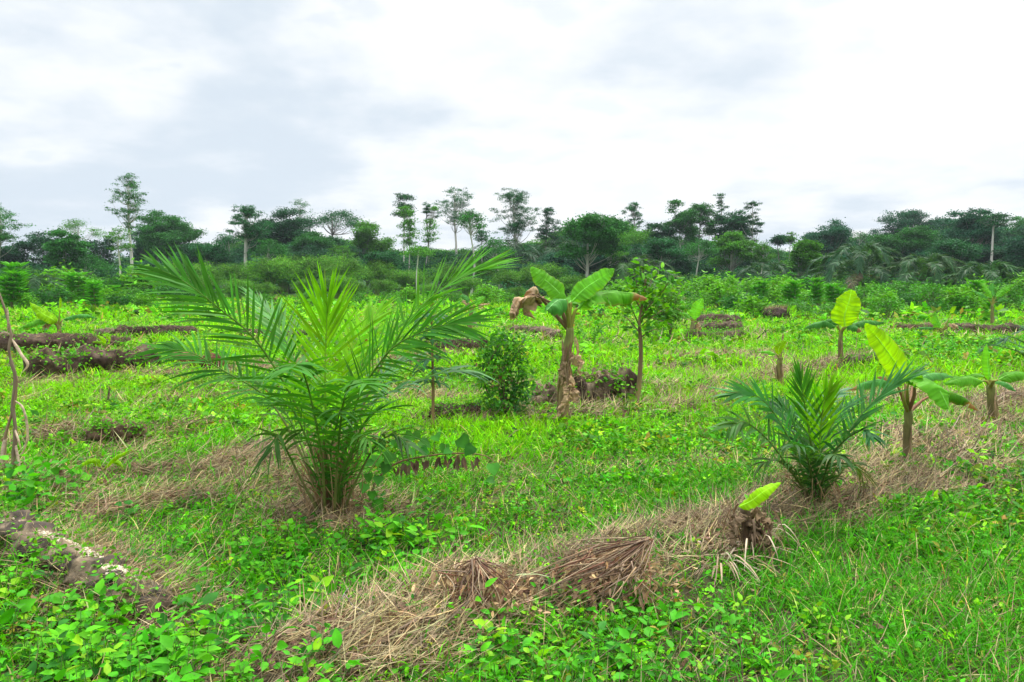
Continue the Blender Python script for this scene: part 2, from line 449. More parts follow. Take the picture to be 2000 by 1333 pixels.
# ---------------------------------------------------------------- grass
def grow_grass():
    mb = MB()
    for (n, r0, r1, p, L0, W0, segs, half) in (
            (115000, 1.4, 7, .95, .15, .0062, 3, .98), (105000, 7, 16, .75, .135, .010, 3, .72), (110000, 16, 40, .62, .22, .024, 2, .70), (80000, 40, 100, .6, .38, .075, 2, .70)):
        # tufts: several blades share a root
        m = n // 5
        tx, ty, tr = scatter(m, r0, r1, half, p)
        x = np.repeat(tx, 5) + rs.randn(m * 5) * .02 * (tr.repeat(5) / 5 + 1) * .6
        y = np.repeat(ty, 5) + rs.randn(m * 5) * .02 * (tr.repeat(5) / 5 + 1) * .6
        s, _ = straw(x, y); yl = yellowness(x, y)
        r = np.hypot(x, y); u = x / np.maximum(y, .3)
        f = fbm(x * .9, y * .9, 41, 3)
        # the near right is blades, the near left broad leaves
        cen = sst(u, -.05, .08) * (1 - sst(u, .38, .48)) * sst(r, 5, 6) * (1 - sst(r, 10.5, 12.5))
        want = .30 + .7 * sst(r, 6, 9.5) * (1 - .75 * cen) + .75 * (1 - sst(r, 6, 8)) * sst(u, .12, .35)
        want = want * (.45 + 1.1 * sst(f, .35, .62)) * (1 - .93 * s)
        k = rs.rand(len(x)) < want
        x, y, r, yl, u, f, s = x[k], y[k], r[k], yl[k], u[k], f[k], s[k]
        z = H(x, y) - .005; n2 = len(x)
        hgt = .6 + .9 * fbm(x * .5, y * .5, 43, 2)
        L = L0 * hgt * (.5 + .9 * rs.rand(n2)) * (1 + .25 * yl)
        g = mixc(MG, YG, np.clip(yl + .15 * rs.randn(n2), 0, 1))
        g = mixc(g, BG, (1 - sst(r, 6, 9)) * sst(u, .05, .3) * .65)
        g = mixc(g, np.array(ST) * 1.05, (rs.rand(n2) < .10 - .065 * sst(r, 6, 9)) * .9)
        tilt = np.abs(rs.randn(n2)) * .38 + .08
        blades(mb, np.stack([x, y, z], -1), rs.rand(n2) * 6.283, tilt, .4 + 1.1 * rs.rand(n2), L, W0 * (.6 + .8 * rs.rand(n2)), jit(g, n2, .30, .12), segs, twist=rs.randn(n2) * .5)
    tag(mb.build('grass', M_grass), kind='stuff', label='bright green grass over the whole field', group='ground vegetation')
grow_grass()

# ---------------------------------------------------------------- low leafy weeds
def grow_weeds():
    mb = MB()
    for (n, r0, r1, p, L0, tpl, kk, half, h0) in (
            (36000, 1.4, 8.5, .95, .034, 'oval', 8, .96, .09), (36000, 8, 18, .75, .052, 'dia', 8, .72, .11),
            (17000, 17, 40, .65, .105, 'dia', 7, .70, .20), (11000, 38, 105, .6, .26, 'dia', 7, .70, .48)):
        x, y, r = scatter(n, r0, r1, half, p)
        s, _ = straw(x, y); yl = yellowness(x, y)
        f = fbm(x * .8, y * .8, 51, 3); u = x / np.maximum(y, .3)
        want = .38 + .95 * sst(f, .38, .62)
        want = want - .28 * (1 - sst(r, 5.5, 8)) * sst(u, .3, .55)
        want = (want - .32 * yl * sst(r, 7, 10) * (1 - sst(r, 22, 30))) * (1 - .93 * s)
        k = rs.rand(n) < want
        x, y, yl, f, s, u, r = x[k], y[k], yl[k], f[k], s[k], u[k], r[k]; m = len(x)
        z = H(x, y)
        big = .75 + .55 * sst(fbm(x * .6, y * .6, 53, 2), .42, .7)
        ht = h0 * (.3 + .9 * rs.rand(m)) * big
        c0 = mixc(MG, np.array(YG) * .80, np.clip(yl * (.8 - .45 * sst(r[k] if len(r) != m else r, 18, 35)) + .25 * rs.randn(m) + .05, 0, 1))
        c0 = mixc(c0, DG, np.clip(rs.rand(m) * 1.6 - .6, 0, .9))
        c0 = mixc(c0, np.array(YG) * 1.1, (rs.rand(m) < .22) * .8)
        c0 = mixc(c0, (.26, .36, .02), (rs.rand(m) < .05) * .8)
        c0 = mixc(c0, (.13, .17, .025), (rs.rand(m) < .09) * .85)
        c0 = mixc(c0, (.30, .20, .05), (rs.rand(m) < .04) * .8)
        c0 = jit(c0, m, .24, .12)
        sl = L0 * big * np.exp(np.minimum(rs.randn(m) * .38, .6)) * .9
        lean = rs.randn(m, 2) * .25
        P = []; D = []; Ls = []; Cs = []
        for q in range(kk):
            hq = ht * (.25 + .75 * (q + 1) / kk)
            a = rs.rand(m) * 6.283; e = rs.randn(m) * .35 + .25
            P.append(np.stack([x + lean[:, 0] * hq + .25 * sl * np.cos(a), y + lean[:, 1] * hq + .25 * sl * np.sin(a), z + hq], -1))
            D.append(np.stack([np.cos(a) * np.cos(e), np.sin(a) * np.cos(e), np.sin(e)], -1))
            Ls.append(sl * (.7 + .6 * rs.rand(m))); Cs.append(c0 * (1 + .15 * rs.randn(m, 1)))
        P = np.concatenate(P); D = np.concatenate(D); Ls = np.concatenate(Ls); Cs = np.clip(np.concatenate(Cs), .004, .8)
        N = rdir(len(P), 1.6)
        leaves(mb, tpl, P, D, N, Ls, Ls * (.42 + .25 * rs.rand(len(P))), Cs)
    tag(mb.build('weeds', M_weed), kind='stuff', label='low leafy weeds and creeping herbs between the grass', group='ground vegetation')
grow_weeds()

# ---------------------------------------------------------------- larger soft leaved herbs in the near corners
def grow_herbs():
    mb = MB()
    # (photo centre, spread m, plants, leaf length, template, height)
    spots = [((120, 1290), .55, 120, .062, 'heart', .20), ((420, 1290), .40, 95, .085, 'oval', .22), ((620, 1310), .2, 12, .07, 'oval', .15),
             ((40, 1200), .30, 50, .055, 'heart', .16), ((40, 985), .28, 34, .085, 'heart', .26), ((90, 955), .2, 16, .08, 'heart', .22),
             ((420, 1130), .45, 40, .06, 'heart', .13), ((560, 1090), .4, 30, .055, 'heart', .12), ((800, 1100), .45, 38, .075, 'oval', .16), ((760, 1070), .2, 14, .11, 'oval', .18),
             ((1080, 1290), .45, 70, .072, 'oval', .18), ((1230, 1300), .35, 50, .065, 'oval', .16), ((1400, 1290), .45, 50, .055, 'oval', .14),
             ((900, 1290), .2, 14, .07, 'oval', .12), ((1170, 1020), .6, 34, .06, 'oval', .14), ((1330, 1030), .3, 20, .065, 'oval', .14),
             ((700, 1030), .5, 40, .055, 'oval', .12), ((300, 1060), .4, 34, .05, 'oval', .12), ((230, 1290), .22, 50, .06, 'oval', .16),
             ((60, 1080), .3, 26, .06, 'heart', .15), ((170, 1330), .3, 60, .05, 'oval', .2), ((1150, 730), 1.0, 10, .1, 'oval', .2), ((1430, 690), 1.2, 26, .1, 'oval', .25),
             ((1750, 1040), .3, 26, .06, 'oval', .12), ((1450, 850), .8, 60, .05, 'oval', .12), ((1700, 830), .5, 40, .09, 'oval', .22),
             ((1880, 700), 1.3, 150, .11, 'oval', .35), ((1780, 680), .9, 80, .10, 'oval', .3), ((1950, 680), 1.0, 60, .11, 'oval', .3),
             ((560, 870), .8, 40, .06, 'oval', .15), ((330, 870), .7, 30, .055, 'oval', .12), ((900, 960), .7, 30, .06, 'oval', .15)]
    for (c, sp, n, L0, tpl, h0) in spots:
        g0 = gp(*c)
        X_ = g0[0] + rs.randn(n) * sp; Y_ = g0[1] + rs.randn(n) * sp * .9; ks = rs.rand(n) > straw(X_, Y_)[0] * .93; X_ = X_[ks]; Y_ = Y_[ks]; Z_ = H(X_, Y_)
        for x, y, z in zip(X_, Y_, Z_):
            h = h0 * (.35 + .8 * rs.rand()); az = rs.rand() * 6.283; ln = rs.rand() * .35
            top = np.array([x + math.cos(az) * ln * h, y + math.sin(az) * ln * h, z + h])
            base = np.array([x, y, z - .01])
            Vt, Ft = tube(np.array([base, (base + top) / 2 + rs.randn(3) * .006, top]), [.0022, .002, .0013], 4)
            mb.add(Vt, Ft, (.10, .19, .04))
            k = rs.randint(5, 10); t = np.linspace(.3, 1, k); a = np.arange(k) * 2.4 + az; e = .15 + .5 * t + .2 * rs.randn(k) - .25
            P = base + (top - base) * t[:, None]; D = np.stack([np.cos(a) * np.cos(e), np.sin(a) * np.cos(e), np.sin(e)], -1)
            P = P + D * L0 * .35; L = L0 * .86 * (1.15 - .45 * t) * (.75 + .5 * rs.rand(k)) * math.exp(min(.45, rs.randn() * .30))
            tint = [(.060, .32, .008), (.10, .40, .008), (.030, .17, .012), (.20, .44, .010)][rs.choice(4, p=[.4, .28, .2, .12])]
            wd = .62 if tpl == 'oval' else .9
            leaves(mb, tpl, P, D, rdir(k, 2.2), L, L * wd * (.8 + .3 * rs.rand(k)), jit(tint, k, .12, .06))
    tag(mb.build('broadleaf_herbs', M_weed), kind='stuff', label='soft broad leaved herbs and vines growing over the cut straw and logs', group='ground vegetation')
grow_herbs()

# ---------------------------------------------------------------- straw and dead leaves on the ground
def lay_straw():
    mb = MB()
    for (n, r0, r1, L0, W0, p) in ((210000, 1.8, 8, .19, .0050, .9), (190000, 8, 20, .26, .010, .7), (80000, 20, 60, .4, .035, .6)):
        x, y, r = scatter(n, r0, r1, .76, p)
        s, _ = straw(x, y)
        f = fbm(x * 1.3, y * 1.3, 61, 3)
        k = rs.rand(n) < np.clip(s * 1.3 + (.12 * sst(f, .42, .6) + .04) * (1 - .7 * sst(r, 6, 10)), 0, 1)
        x, y, s = x[k], y[k], s[k]; m = len(x)
        z = H(x, y) + rs.rand(m) ** 2 * .07 * s + .006
        az = rs.rand(m) * 6.283; az = np.where(rs.rand(m) < .4, az, .6 + rs.randn(m) * .6)
        c = mixc(np.array(ST), np.array(BR), np.clip(rs.rand(m) * 1.5 - .35, 0, 1))
        c = mixc(c, (.24, .19, .13), rs.rand(m) * .4)
        v = .35 + 1.15 * fbm(x * 3.2, y * 3.2, 63, 3)[:, None]
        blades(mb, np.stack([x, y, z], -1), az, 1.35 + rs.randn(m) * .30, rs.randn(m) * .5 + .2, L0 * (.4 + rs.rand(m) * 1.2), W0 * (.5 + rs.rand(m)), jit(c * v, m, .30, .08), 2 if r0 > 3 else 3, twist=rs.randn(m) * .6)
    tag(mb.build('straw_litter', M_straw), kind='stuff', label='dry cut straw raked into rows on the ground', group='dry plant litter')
    mb = MB()
    for (n, r0, r1, L0) in ((16000, 1.8, 8, .055), (14000, 8, 20, .07)):
        x, y, r = scatter(n, r0, r1, .76, .9); s, _ = straw(x, y)
        k = rs.rand(n) < np.clip(s * 1.4 + .16, 0, 1); x, y, s = x[k], y[k], s[k]; m = len(x)
        z = H(x, y) + .02 + rs.rand(m) * .05 * s
        D = rdir(m, 0, .3)
        c = mixc((.30, .20, .13), (.12, .065, .04), rs.rand(m)); L = L0 * (.5 + rs.rand(m))
        leaves(mb, 'oval', np.stack([x, y, z], -1), D, rdir(m, 1.1), L, L * (.3 + .4 * rs.rand(m)), jit(c, m, .2, .06))
    tag(mb.build('dead_leaves', M_dry), kind='stuff', label='curled brown dead leaves scattered through the straw and weeds', group='dry plant litter')
lay_straw()

# ================================================================ THE FOREST
TG = [(.016, .085, .028), (.022, .110, .032), (.034, .150, .026), (.070, .220, .018), (.020, .095, .045)]
def cards(mb, P, size, C, upb=.9, asp=.6):
    n = len(P)
    leaves(mb, 'dia', P, rdir(n, 0, .35), rdir(n, upb), size * (.6 + .8 * rs.rand(n)), size * asp * (.6 + .8 * rs.rand(n)), C)
def crown_centres(kind, c, rx, rz, nb):
    """clump centres with a radius each"""
    cs = []
    if kind == 'dense':
        nb = max(nb, 7); lob = []
        for i in range(nb):
            a = rs.rand() * 6.283; e = math.asin(min(1, max(-.6, rs.rand() * 1.6 - .6))); q = .50 + .42 * rs.rand()
            lob.append((c + np.array([math.cos(a) * math.cos(e) * rx * q, math.sin(a) * math.cos(e) * rx * q, math.sin(e) * rz * q]), (.20 + .24 * rs.rand())))
        for p, f in lob:
            for j in range(7):
                d = rdir(1, .35)[0]
                cs.append((p + d * np.array([rx * f * 1.15, rx * f * 1.15, rz * f * .8]), .11 * rx + .25))
    elif kind == 'umbrella':
        for j in range(46):
            rho = math.sqrt(rs.rand()); a = rs.rand() * 6.283
            if vn(np.cos(a) * rho * 2.6 + 5, np.sin(a) * rho * 2.6 + nb, nb) < .32: continue
            z = rz * (1 - 1.5 * rho ** 2) + (rs.rand() - .7) * rz * .35
            cs.append((c + np.array([rx * rho * math.cos(a), rx * rho * math.sin(a), max(z, -rz * .8)]), .12 * rx + .3))
    elif kind == 'tier':
        lv = max(3, nb)
        for l in range(lv):
            t = (l + .5) / lv; z = rz * (2 * t - 1); w = rx * (1 - .55 * abs(t - .45) * 1.6) * (.75 + .3 * rs.rand())
            for b in range(5):
                a = b * 1.256 + l * .8 + rs.randn() * .3; q = w * (.65 + .45 * rs.rand())
                for s_ in np.linspace(.35, 1, 4):
                    cs.append((c + np.array([math.cos(a) * q * s_, math.sin(a) * q * s_, z + (rs.rand() * .5 - .1) * rz * s_ * .6 + rs.randn() * rz * .10]), .09 * rx + .2))
    elif kind == 'wisp':
        for j in range(nb):
            t = rs.rand(); z = rz * (2 * t - 1); w = rx * math.sqrt(max(.05, 1 - (2 * t - 1) ** 2)) * (.9 if t < .75 else .75)
            a = rs.rand() * 6.283; p = c + np.array([math.cos(a) * w, math.sin(a) * w, z]) * np.array([1, 1, 1])
            p[:2] = c[:2] + (p[:2] - c[:2]) * (.25 + .75 * rs.rand())
            for _ in range(4): cs.append((p + rs.randn(3) * np.array([.17 * rx, .17 * rx, .08 * rx]), .05 * rx + .16))
    elif kind == 'column':
        for j in range(60):
            t = rs.rand(); z = rz * (2 * t - 1); w = rx * (.5 + .5 * vn(t * 5, nb, 3)) * (1.0 if t > .5 else .62)
            a = rs.rand() * 6.283; cs.append((c + np.array([math.cos(a) * w, math.sin(a) * w, z]), .16 * rx + .25))
    return cs
def tree(kind, x, top, x0, x1, bot, bx, D, label, tint=0, dens=1.0, bark=(.34, .32, .29), tr=.28, nb=8, grp='trees of the forest edge', card=.26, fork=None, extra=None):
    k = D / F; tr = tr * .74; dens = dens * 1.12
    if kind == 'dense': x0 -= (x1 - x0) * .06; x1 += (x1 - x0) * .06
    x_b = (bx - 1000) * k; base = np.array([x_b, D, 0.0]); base[2] = gz(x_b, D)
    o = empty('forest_tree', base, label, 'tree', grp)
    boxes = [(kind, x0, x1, top, bot, nb, dens)] + (extra or [])
    fol = MB(); trk = MB()
    tops = at(x, top, D)
    cmain = at((x0 + x1) / 2, (top + bot) / 2, D)
    up_to = at(x, top + (bot - top) * (.35 if kind in ('dense', 'column') else .18), D)
    mid = base * .5 + at(bx * .6 + x * .4, bot, D) * .5
    path = spl([base - [0, 0, .4], mid + [rs.randn() * .25, 0, 0], at(bx * .3 + x * .7, bot, D), up_to], 14)
    tz = np.linspace(0, 1, 14)
    V, Fq = tube(path, tr * (1.15 - .85 * tz) * (1 + .6 * np.exp(-tz * 18)), 8)
    bk = np.array(bark)
    trk.add(V, Fq, bk)
    for (kd, a0, a1, tp, bt, nbb, dn) in boxes:
        c = at((a0 + a1) / 2, (tp + bt) / 2, D); rx = (a1 - a0) / 2 * k; rz = (bt - tp) / 2 * k
        cs = crown_centres(kd, c, rx, rz, nbb)
        N = int(dn * (a1 - a0) * (bt - tp) * {'dense': 1.5, 'umbrella': .6, 'tier': .6, 'wisp': .30, 'column': 1.3}[kd])
        cd = card * (.62 if kd == 'wisp' else .8 if kd in ('tier', 'umbrella') else 1.0)
        N = int(max(N, 120) * (card / cd) ** 2)
        idx = rs.randint(0, len(cs), N); cc = np.array([q[0] for q in cs])[idx]; rr = np.array([q[1] for q in cs])[idx]
        P = cc + rs.randn(N, 3) * rr[:, None] * np.array([.82, .82, .34])
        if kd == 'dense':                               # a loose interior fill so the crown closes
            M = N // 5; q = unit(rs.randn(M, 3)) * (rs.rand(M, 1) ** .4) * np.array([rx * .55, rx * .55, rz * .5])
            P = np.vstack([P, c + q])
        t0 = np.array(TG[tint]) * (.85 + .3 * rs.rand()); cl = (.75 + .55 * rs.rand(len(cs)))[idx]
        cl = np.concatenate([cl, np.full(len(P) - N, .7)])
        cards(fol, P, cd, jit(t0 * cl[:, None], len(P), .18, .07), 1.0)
        step = max(1, len(cs) // (34 if kd == 'wisp' else 6 if 'forked' in label else 16))
        for p, _ in cs[::step]:
            zt = np.clip((p[2] - rx * (1.1 if kd == 'dense' else .6) - base[2]) / (up_to[2] - base[2] + 1e-6), .45, .98)
            if fork and kd == 'umbrella': zt = fork + .1 * rs.rand()
            s0 = path[int(zt * 13)]
            m2 = s0 * .45 + p * .55 - np.array([0, 0, .12 * rx]) + rs.randn(3) * .15
            lr = {'wisp': .24, 'tier': .24, 'umbrella': .30}.get(kd, .18)
            V, Fq = tube(spl([s0, m2, p], 7), np.linspace(tr * lr, tr * .05, 7), 5)
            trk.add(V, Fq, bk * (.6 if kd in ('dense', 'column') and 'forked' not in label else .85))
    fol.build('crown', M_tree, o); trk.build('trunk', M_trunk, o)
    return o

PALE = (.50, .47, .42); GREY = (.30, .28, .25); DARK = (.12, .105, .085)
TREES = [
 ('wisp', 2, 402, -60, 45, 470, -4, 95, 'sparse wispy tree cut off by the left edge of the picture', 2, 1.3, GREY, .2, 26),
 ('dense', 33, 465, 4, 66, 525, 33, 120, 'dark rounded tree nearest the left edge', 0, 1.2, DARK, .25, 8),
 ('column', 84, 456, 58, 112, 530, 84, 122, 'dark vine covered tree with a wide ragged top, third from the left edge', 0, 1.1, DARK, .25, 4),
 ('umbrella', 152, 432, 117, 189, 470, 154, 150, 'flat topped tree on a bare stem behind the left vine covered trees', 3, 1.0, PALE, .22, 6),
 ('dense', 129, 450, 104, 153, 510, 131, 94, 'mid green tree with a thin pale leaning trunk at left', 2, 1.1, PALE, .18, 7),
 ('column', 196, 466, 172, 222, 545, 208, 120, 'dark vine draped tree leaning left over the left skyline gap', 0, 1.2, DARK, .28, 9),
 ('wisp', 232, 445, 207, 268, 485, 229, 92, 'flat crowned tree with a slim white trunk just left of the tallest tree', 3, 1.0, PALE, .17, 18),
 ('wisp', 250, 345, 219, 284, 445, 257, 102, 'tallest tree of the skyline, pale bare trunk with a thin grey green crown', 2, 1.2, PALE, .30, 46),
 ('dense', 283, 447, 262, 305, 495, 280, 135, 'small dark tree close behind the tallest pale trunk', 0, 1.0, DARK, .2, 6),
 ('dense', 322, 417, 278, 372, 500, 329, 125, 'broad domed tree right of the tallest tree', 2, 1.3, PALE, .36, 12),
 ('dense', 375, 468, 345, 402, 525, 372, 120, 'low skirt like tree at the foot of the broad domed tree', 1, 1.1, GREY, .2, 7),
 ('umbrella', 445, 461, 413, 470, 505, 468, 122, 'low flat tree left of the white trunked emergent', 1, 1.2, GREY, .15, 3),
 ('wisp', 480, 409, 444, 524, 466, 479, 104, 'emergent tree with thick white trunk left of the bamboo thickets', 1, 3.4, PALE, .34, 34),
 ('dense', 553, 420, 502, 618, 492, 550, 130, 'wide dark tree right of the white trunked emergent', 0, 1.3, GREY, .32, 12),
 ('wisp', 584, 391, 556, 616, 436, 584, 165, 'feathery thin crown rising behind the wide dark tree', 2, 1.3, GREY, .2, 30),
 ('umbrella', 649, 415, 612, 710, 452, 649, 135, 'spreading flat topped tree with bare forking limbs above the large palm', 1, 1.6, GREY, .36, 11),
 ('dense', 605, 452, 556, 634, 512, 578, 122, 'mid green bushy tree below the spreading flat topped tree', 2, 1.2, PALE, .22, 10),
 ('dense', 715, 438, 676, 750, 496, 693, 125, 'rounded bright green tree right of the spreading flat topped tree', 3, 1.15, GREY, .24, 9),
 ('tier', 789, 380, 762, 816, 427, 790, 122, 'slim two tiered tree with dark plates of leaves left of centre', 1, 1.3, PALE, .18, 2),
 ('tier', 800, 430, 774, 822, 480, 800, 112, 'light green layered tree below the slim two tiered tree', 3, 1.1, GREY, .15, 4),
 ('wisp', 832, 398, 819, 850, 432, 838, 125, 'twisted thin tree between the two tiered tree and the tall emergent', 1, 1.6, DARK, .16, 9),
 ('tier', 838, 430, 820, 860, 475, 838, 118, 'small layered tree under the twisted thin tree', 3, .9, GREY, .13, 4),
 ('wisp', 889, 363, 849, 929, 432, 886, 135, 'tall emergent tree with a grey open crown left of centre', 1, 1.75, PALE, .32, 46),
 ('umbrella', 918, 413, 899, 944, 452, 919, 100, 'small round open tree on a slim white trunk right of the tall emergent', 2, 1.5, PALE, .18, 3),
 ('tier', 940, 451, 921, 962, 473, 941, 108, 'low tree with three flat dark layers at the centre', 1, 1.1, GREY, .12, 3),
 ('umbrella', 817, 484, 790, 842, 502, 816, 92, 'small flat yellow green tree with forked pale stem in front of the forest', 3, 1.7, PALE, .14, 8),
 ('wisp', 1003, 375, 957, 1048, 460, 1011, 128, 'great spreading tree with a stout pale trunk right of centre', 1, 2.6, PALE, .42, 60),
 ('wisp', 1069, 409, 1040, 1098, 472, 1062, 134, 'dark ragged tree touching the great spreading tree on its right', 0, 3.0, DARK, .22, 34),
 ('dense', 1150, 415, 1106, 1205, 482, 1141, 92, 'big dense tree above the white forked trunk', 2, 1.35, PALE, .30, 13),
 ('dense', 1195, 432, 1165, 1262, 505, 1205, 124, 'broad dense tree right of the white forked trunk', 3, 1.2, GREY, .26, 11),
 ('wisp', 1238, 400, 1212, 1259, 458, 1241, 130, 'open rounded tree standing above the broad dense trees', 1, 2.6, GREY, .26, 26),
 ('dense', 1283, 441, 1256, 1312, 508, 1285, 122, 'dark tree with a slanting white limb', 0, 1.2, PALE, .22, 9),
 ('dense', 1328, 398, 1302, 1352, 462, 1328, 124, 'tall rounded tree, left one of the close pair', 2, 1.15, PALE, .26, 8),
 ('dense', 1368, 399, 1346, 1396, 447, 1363, 128, 'tall rounded tree, right one of the close pair', 2, .9, GREY, .24, 7),
 ('tier', 1385, 446, 1367, 1402, 460, 1386, 150, 'pale faint flat tree far behind the close pair', 3, .9, PALE, .14, 2),
 ('wisp', 1409, 377, 1389, 1420, 425, 1410, 128, 'thin tree with a small tuft on top rising over its dark neighbour', 1, 1.9, GREY, .18, 13),
 ('dense', 1431, 412, 1403, 1457, 458, 1420, 126, 'dark dense tree under the thin tufted tree', 0, 1.15, DARK, .28, 8),
 ('wisp', 1470, 396, 1446, 1494, 478, 1467, 122, 'slender open tree with patchy foliage right of the dark dense tree', 1, 2.1, PALE, .2, 26),
 ('dense', 1429, 449, 1396, 1462, 500, 1426, 104, 'rounded tree with twin pale trunks in front of the forest', 3, 1.2, PALE, .26, 9),
 ('dense', 1519, 461, 1507, 1531, 484, 1519, 118, 'tiny dark crowned tree in the low gap of the skyline', 0, 1.2, DARK, .12, 5),
 ('dense', 1543, 455, 1532, 1556, 482, 1543, 135, 'small pale tree beside the tiny dark crowned tree', 3, 1.1, GREY, .12, 5),
 ('dense', 1560, 470, 1534, 1592, 520, 1557, 88, 'yellow green tree on a slim trunk in front of the right forest', 3, 1.15, PALE, .16, 9),
 ('dense', 1608, 430, 1574, 1648, 500, 1612, 132, 'tall bluish tree left of the oil palms', 4, 1.3, GREY, .34, 11),
 ('dense', 1645, 440, 1618, 1668, 492, 1622, 138, 'ragged dark tree leaning on the tall bluish tree', 4, .8, DARK, .22, 7),
 ('umbrella', 1678, 456, 1655, 1702, 480, 1678, 140, 'small flat tree right behind the oil palm', 2, 1.5, PALE, .15, 4),
 ('umbrella', 1711, 450, 1690, 1728, 480, 1712, 150, 'hazy open tree between the oil palm and the great domed tree', 4, 1.4, GREY, .16, 5),
 ('dense', 1782, 411, 1738, 1819, 452, 1783, 150, 'great domed tree standing highest on the right', 4, 1.25, GREY, .36, 11),
 ('dense', 1765, 438, 1724, 1812, 488, 1758, 112, 'mid green tree with a pale forked trunk below the great domed tree', 2, 1.25, PALE, .26, 11),
 ('dense', 1836, 426, 1814, 1862, 480, 1838, 150, 'bluish tree right of the great domed tree', 4, 1.0, GREY, .24, 8),
 ('dense', 1896, 412, 1858, 1936, 470, 1918, 116, 'wide dark tree with a straight white trunk at right', 4, 1.35, PALE, .32, 12),
 ('tier', 1944, 419, 1918, 1978, 444, 1932, 108, 'flat armed tree on a leaning white trunk near the right edge', 1, 1.8, PALE, .24, 3),
 ('dense', 1984, 430, 1958, 2014, 490, 1985, 140, 'reddish green tree behind the leaning white trunk', 2, 1.1, GREY, .26, 9),
 ('column', 1994, 462, 1970, 2034, 545, 1998, 100, 'dark vine smothered tree at the right edge', 4, 1.3, DARK, .4, 5),
 ('dense', 2060, 435, 2020, 2110, 500, 2062, 130, 'broad tree just past the right edge', 4, 1.1, GREY, .3, 9),
 ('dense', -75, 445, -120, -35, 510, -75, 125, 'broad tree just past the left edge', 1, 1.1, GREY, .3, 9),
]
for i_, (x_, tp_, wd_, D_, lb_) in enumerate(((412, 478, 26, 103, 'slim pale stemmed tree left of the white trunked emergent'), (524, 470, 30, 104, 'slim pale stemmed tree in front of the wide dark tree'), (670, 482, 26, 106, 'slim pale stemmed tree below the spreading flat topped tree'),
    (748, 486, 24, 100, 'slim pale stemmed tree left of the light green layered tree'), (968, 470, 30, 104, 'slim pale stemmed tree left of the great spreading trunk'), (1196, 468, 34, 96, 'slim pale stemmed tree in front of the broad dense trees'),
    (1292, 470, 32, 98, 'slim pale stemmed tree below the dark tree with the slanting limb'), (1365, 470, 30, 100, 'slim pale stemmed tree below the close pair of rounded trees'), (1490, 476, 26, 102, 'slim pale stemmed tree at the foot of the slender open tree'), (1860, 470, 36, 100, 'slim pale stemmed tree left of the straight white trunk'),
    (170, 500, 34, 96, 'slim pale stemmed tree under the flat topped tree at left'), (1700, 486, 30, 104, 'slim pale stemmed tree behind the arching oil palm'))):
    TREES.append((('dense', 'umbrella', 'wisp')[i_ % 3], x_, tp_, x_ - wd_, x_ + wd_, tp_ + 34, x_ + (i_ % 5 - 2) * 4, D_, lb_, (1, 2, 3)[i_ % 3], (1.0, 1.5, 2.6)[i_ % 3], PALE, .15, 9 if i_ % 3 < 2 else 26))
for T in TREES:
    (kd, x, top, x0, x1, bot, bx, D, lab, tint, dens, bark, trr, nb) = T
    ex = None
    if kd == 'dense' and (x1 - x0) > 30:
        w_ = x1 - x0; h_ = bot - top; q_ = rs.rand()
        bot = bot + h_ * .18; ex = [('dense', x0 - w_ * .12, x0 + w_ * .45, bot - h_ * .55 * q_ - 8, bot + h_ * .25, 7, dens * .8), ('dense', x1 - w_ * .42, x1 + w_ * .14, bot - h_ * .45 - 6, bot + h_ * (.1 + .3 * q_), 7, dens * .8)]
    if 'twisted thin' in lab: ex = [('wisp', 838, 860, 405, 425, 6, 1.4)]
    if 'slim two tiered' in lab: ex = [('tier', 770, 812, 404, 424, 2, 1.2)]
    if 'broad domed tree right' in lab: ex = [('dense', 300, 398, 455, 520, 9, .9)]
    tree(kd, x, top, x0, x1, bot, bx, D, lab, tint, dens, bark, trr, nb, fork=.62 if kd == 'umbrella' else None, extra=ex)

# white forked trunk standing clear of the undergrowth is that of the big dense tree; more bare trunks show between the crowns
def fill_trees():
    """dense trees that close the wood behind and between the skyline trees"""
    protos = []
    for i in range(6):
        x = 1000 + i; o = tree('dense', 1000, 470, 960, 1040, 545, 1000, 140, 'dark green forest tree closing the wood behind the skyline trees', [0, 1, 2, 4, 0, 3][i], 1.25, [DARK, GREY, PALE, GREY, PALE, DARK][i], .26, 9, 'dense trees filling the wood')
        protos.append(o)
    prof = np.array([(-150, 510), (0, 505), (60, 508), (120, 522), (190, 535), (240, 532), (280, 492), (330, 470), (400, 494), (450, 476), (520, 458), (600, 456), (680, 470), (760, 484), (850, 484), (930, 484), (1000, 484), (1080, 462), (1130, 446), (1250, 450), (1300, 462), (1380, 480), (1440, 470), (1500, 496), (1560, 488), (1610, 470), (1660, 455), (1710, 465), (1760, 450), (1820, 445), (1900, 436), (2000, 440), (2150, 450)], float)
    spots = []
    for px in np.arange(-140, 2150, 27):
        for row in range(3):
            p = px + rs.randn() * 9 + row * 9; D = [118, 138, 160][row] + rs.randn() * 5
            tp = np.interp(p, prof[:, 0], prof[:, 1]) + [20, 4, -8][row] + rs.rand() * 18
            spots.append((p, D, tp))
    h0 = at(1000, 470, 140)[2] - gz(0, 140)
    for i, (p, D, tp) in enumerate(spots):
        k = D / F; X = (p - 1000) * k; z = gz(X, D); h = at(p, tp, D)[2] - z
        o = protos[i % 6]
        if i < 6:
            o.location = (X, D, z); o.scale = (h / h0 * 1.15, h / h0 * 1.15, h / h0); o.rotation_euler = (0, 0, rs.rand() * 6.28)
        else:
            s = h / h0; w = s * (.95 + .5 * rs.rand())
            rep(o, (X, D, z), rs.rand() * 6.28, (w, w, s), 'dark green forest tree closing the wood behind the skyline trees')
fill_trees()

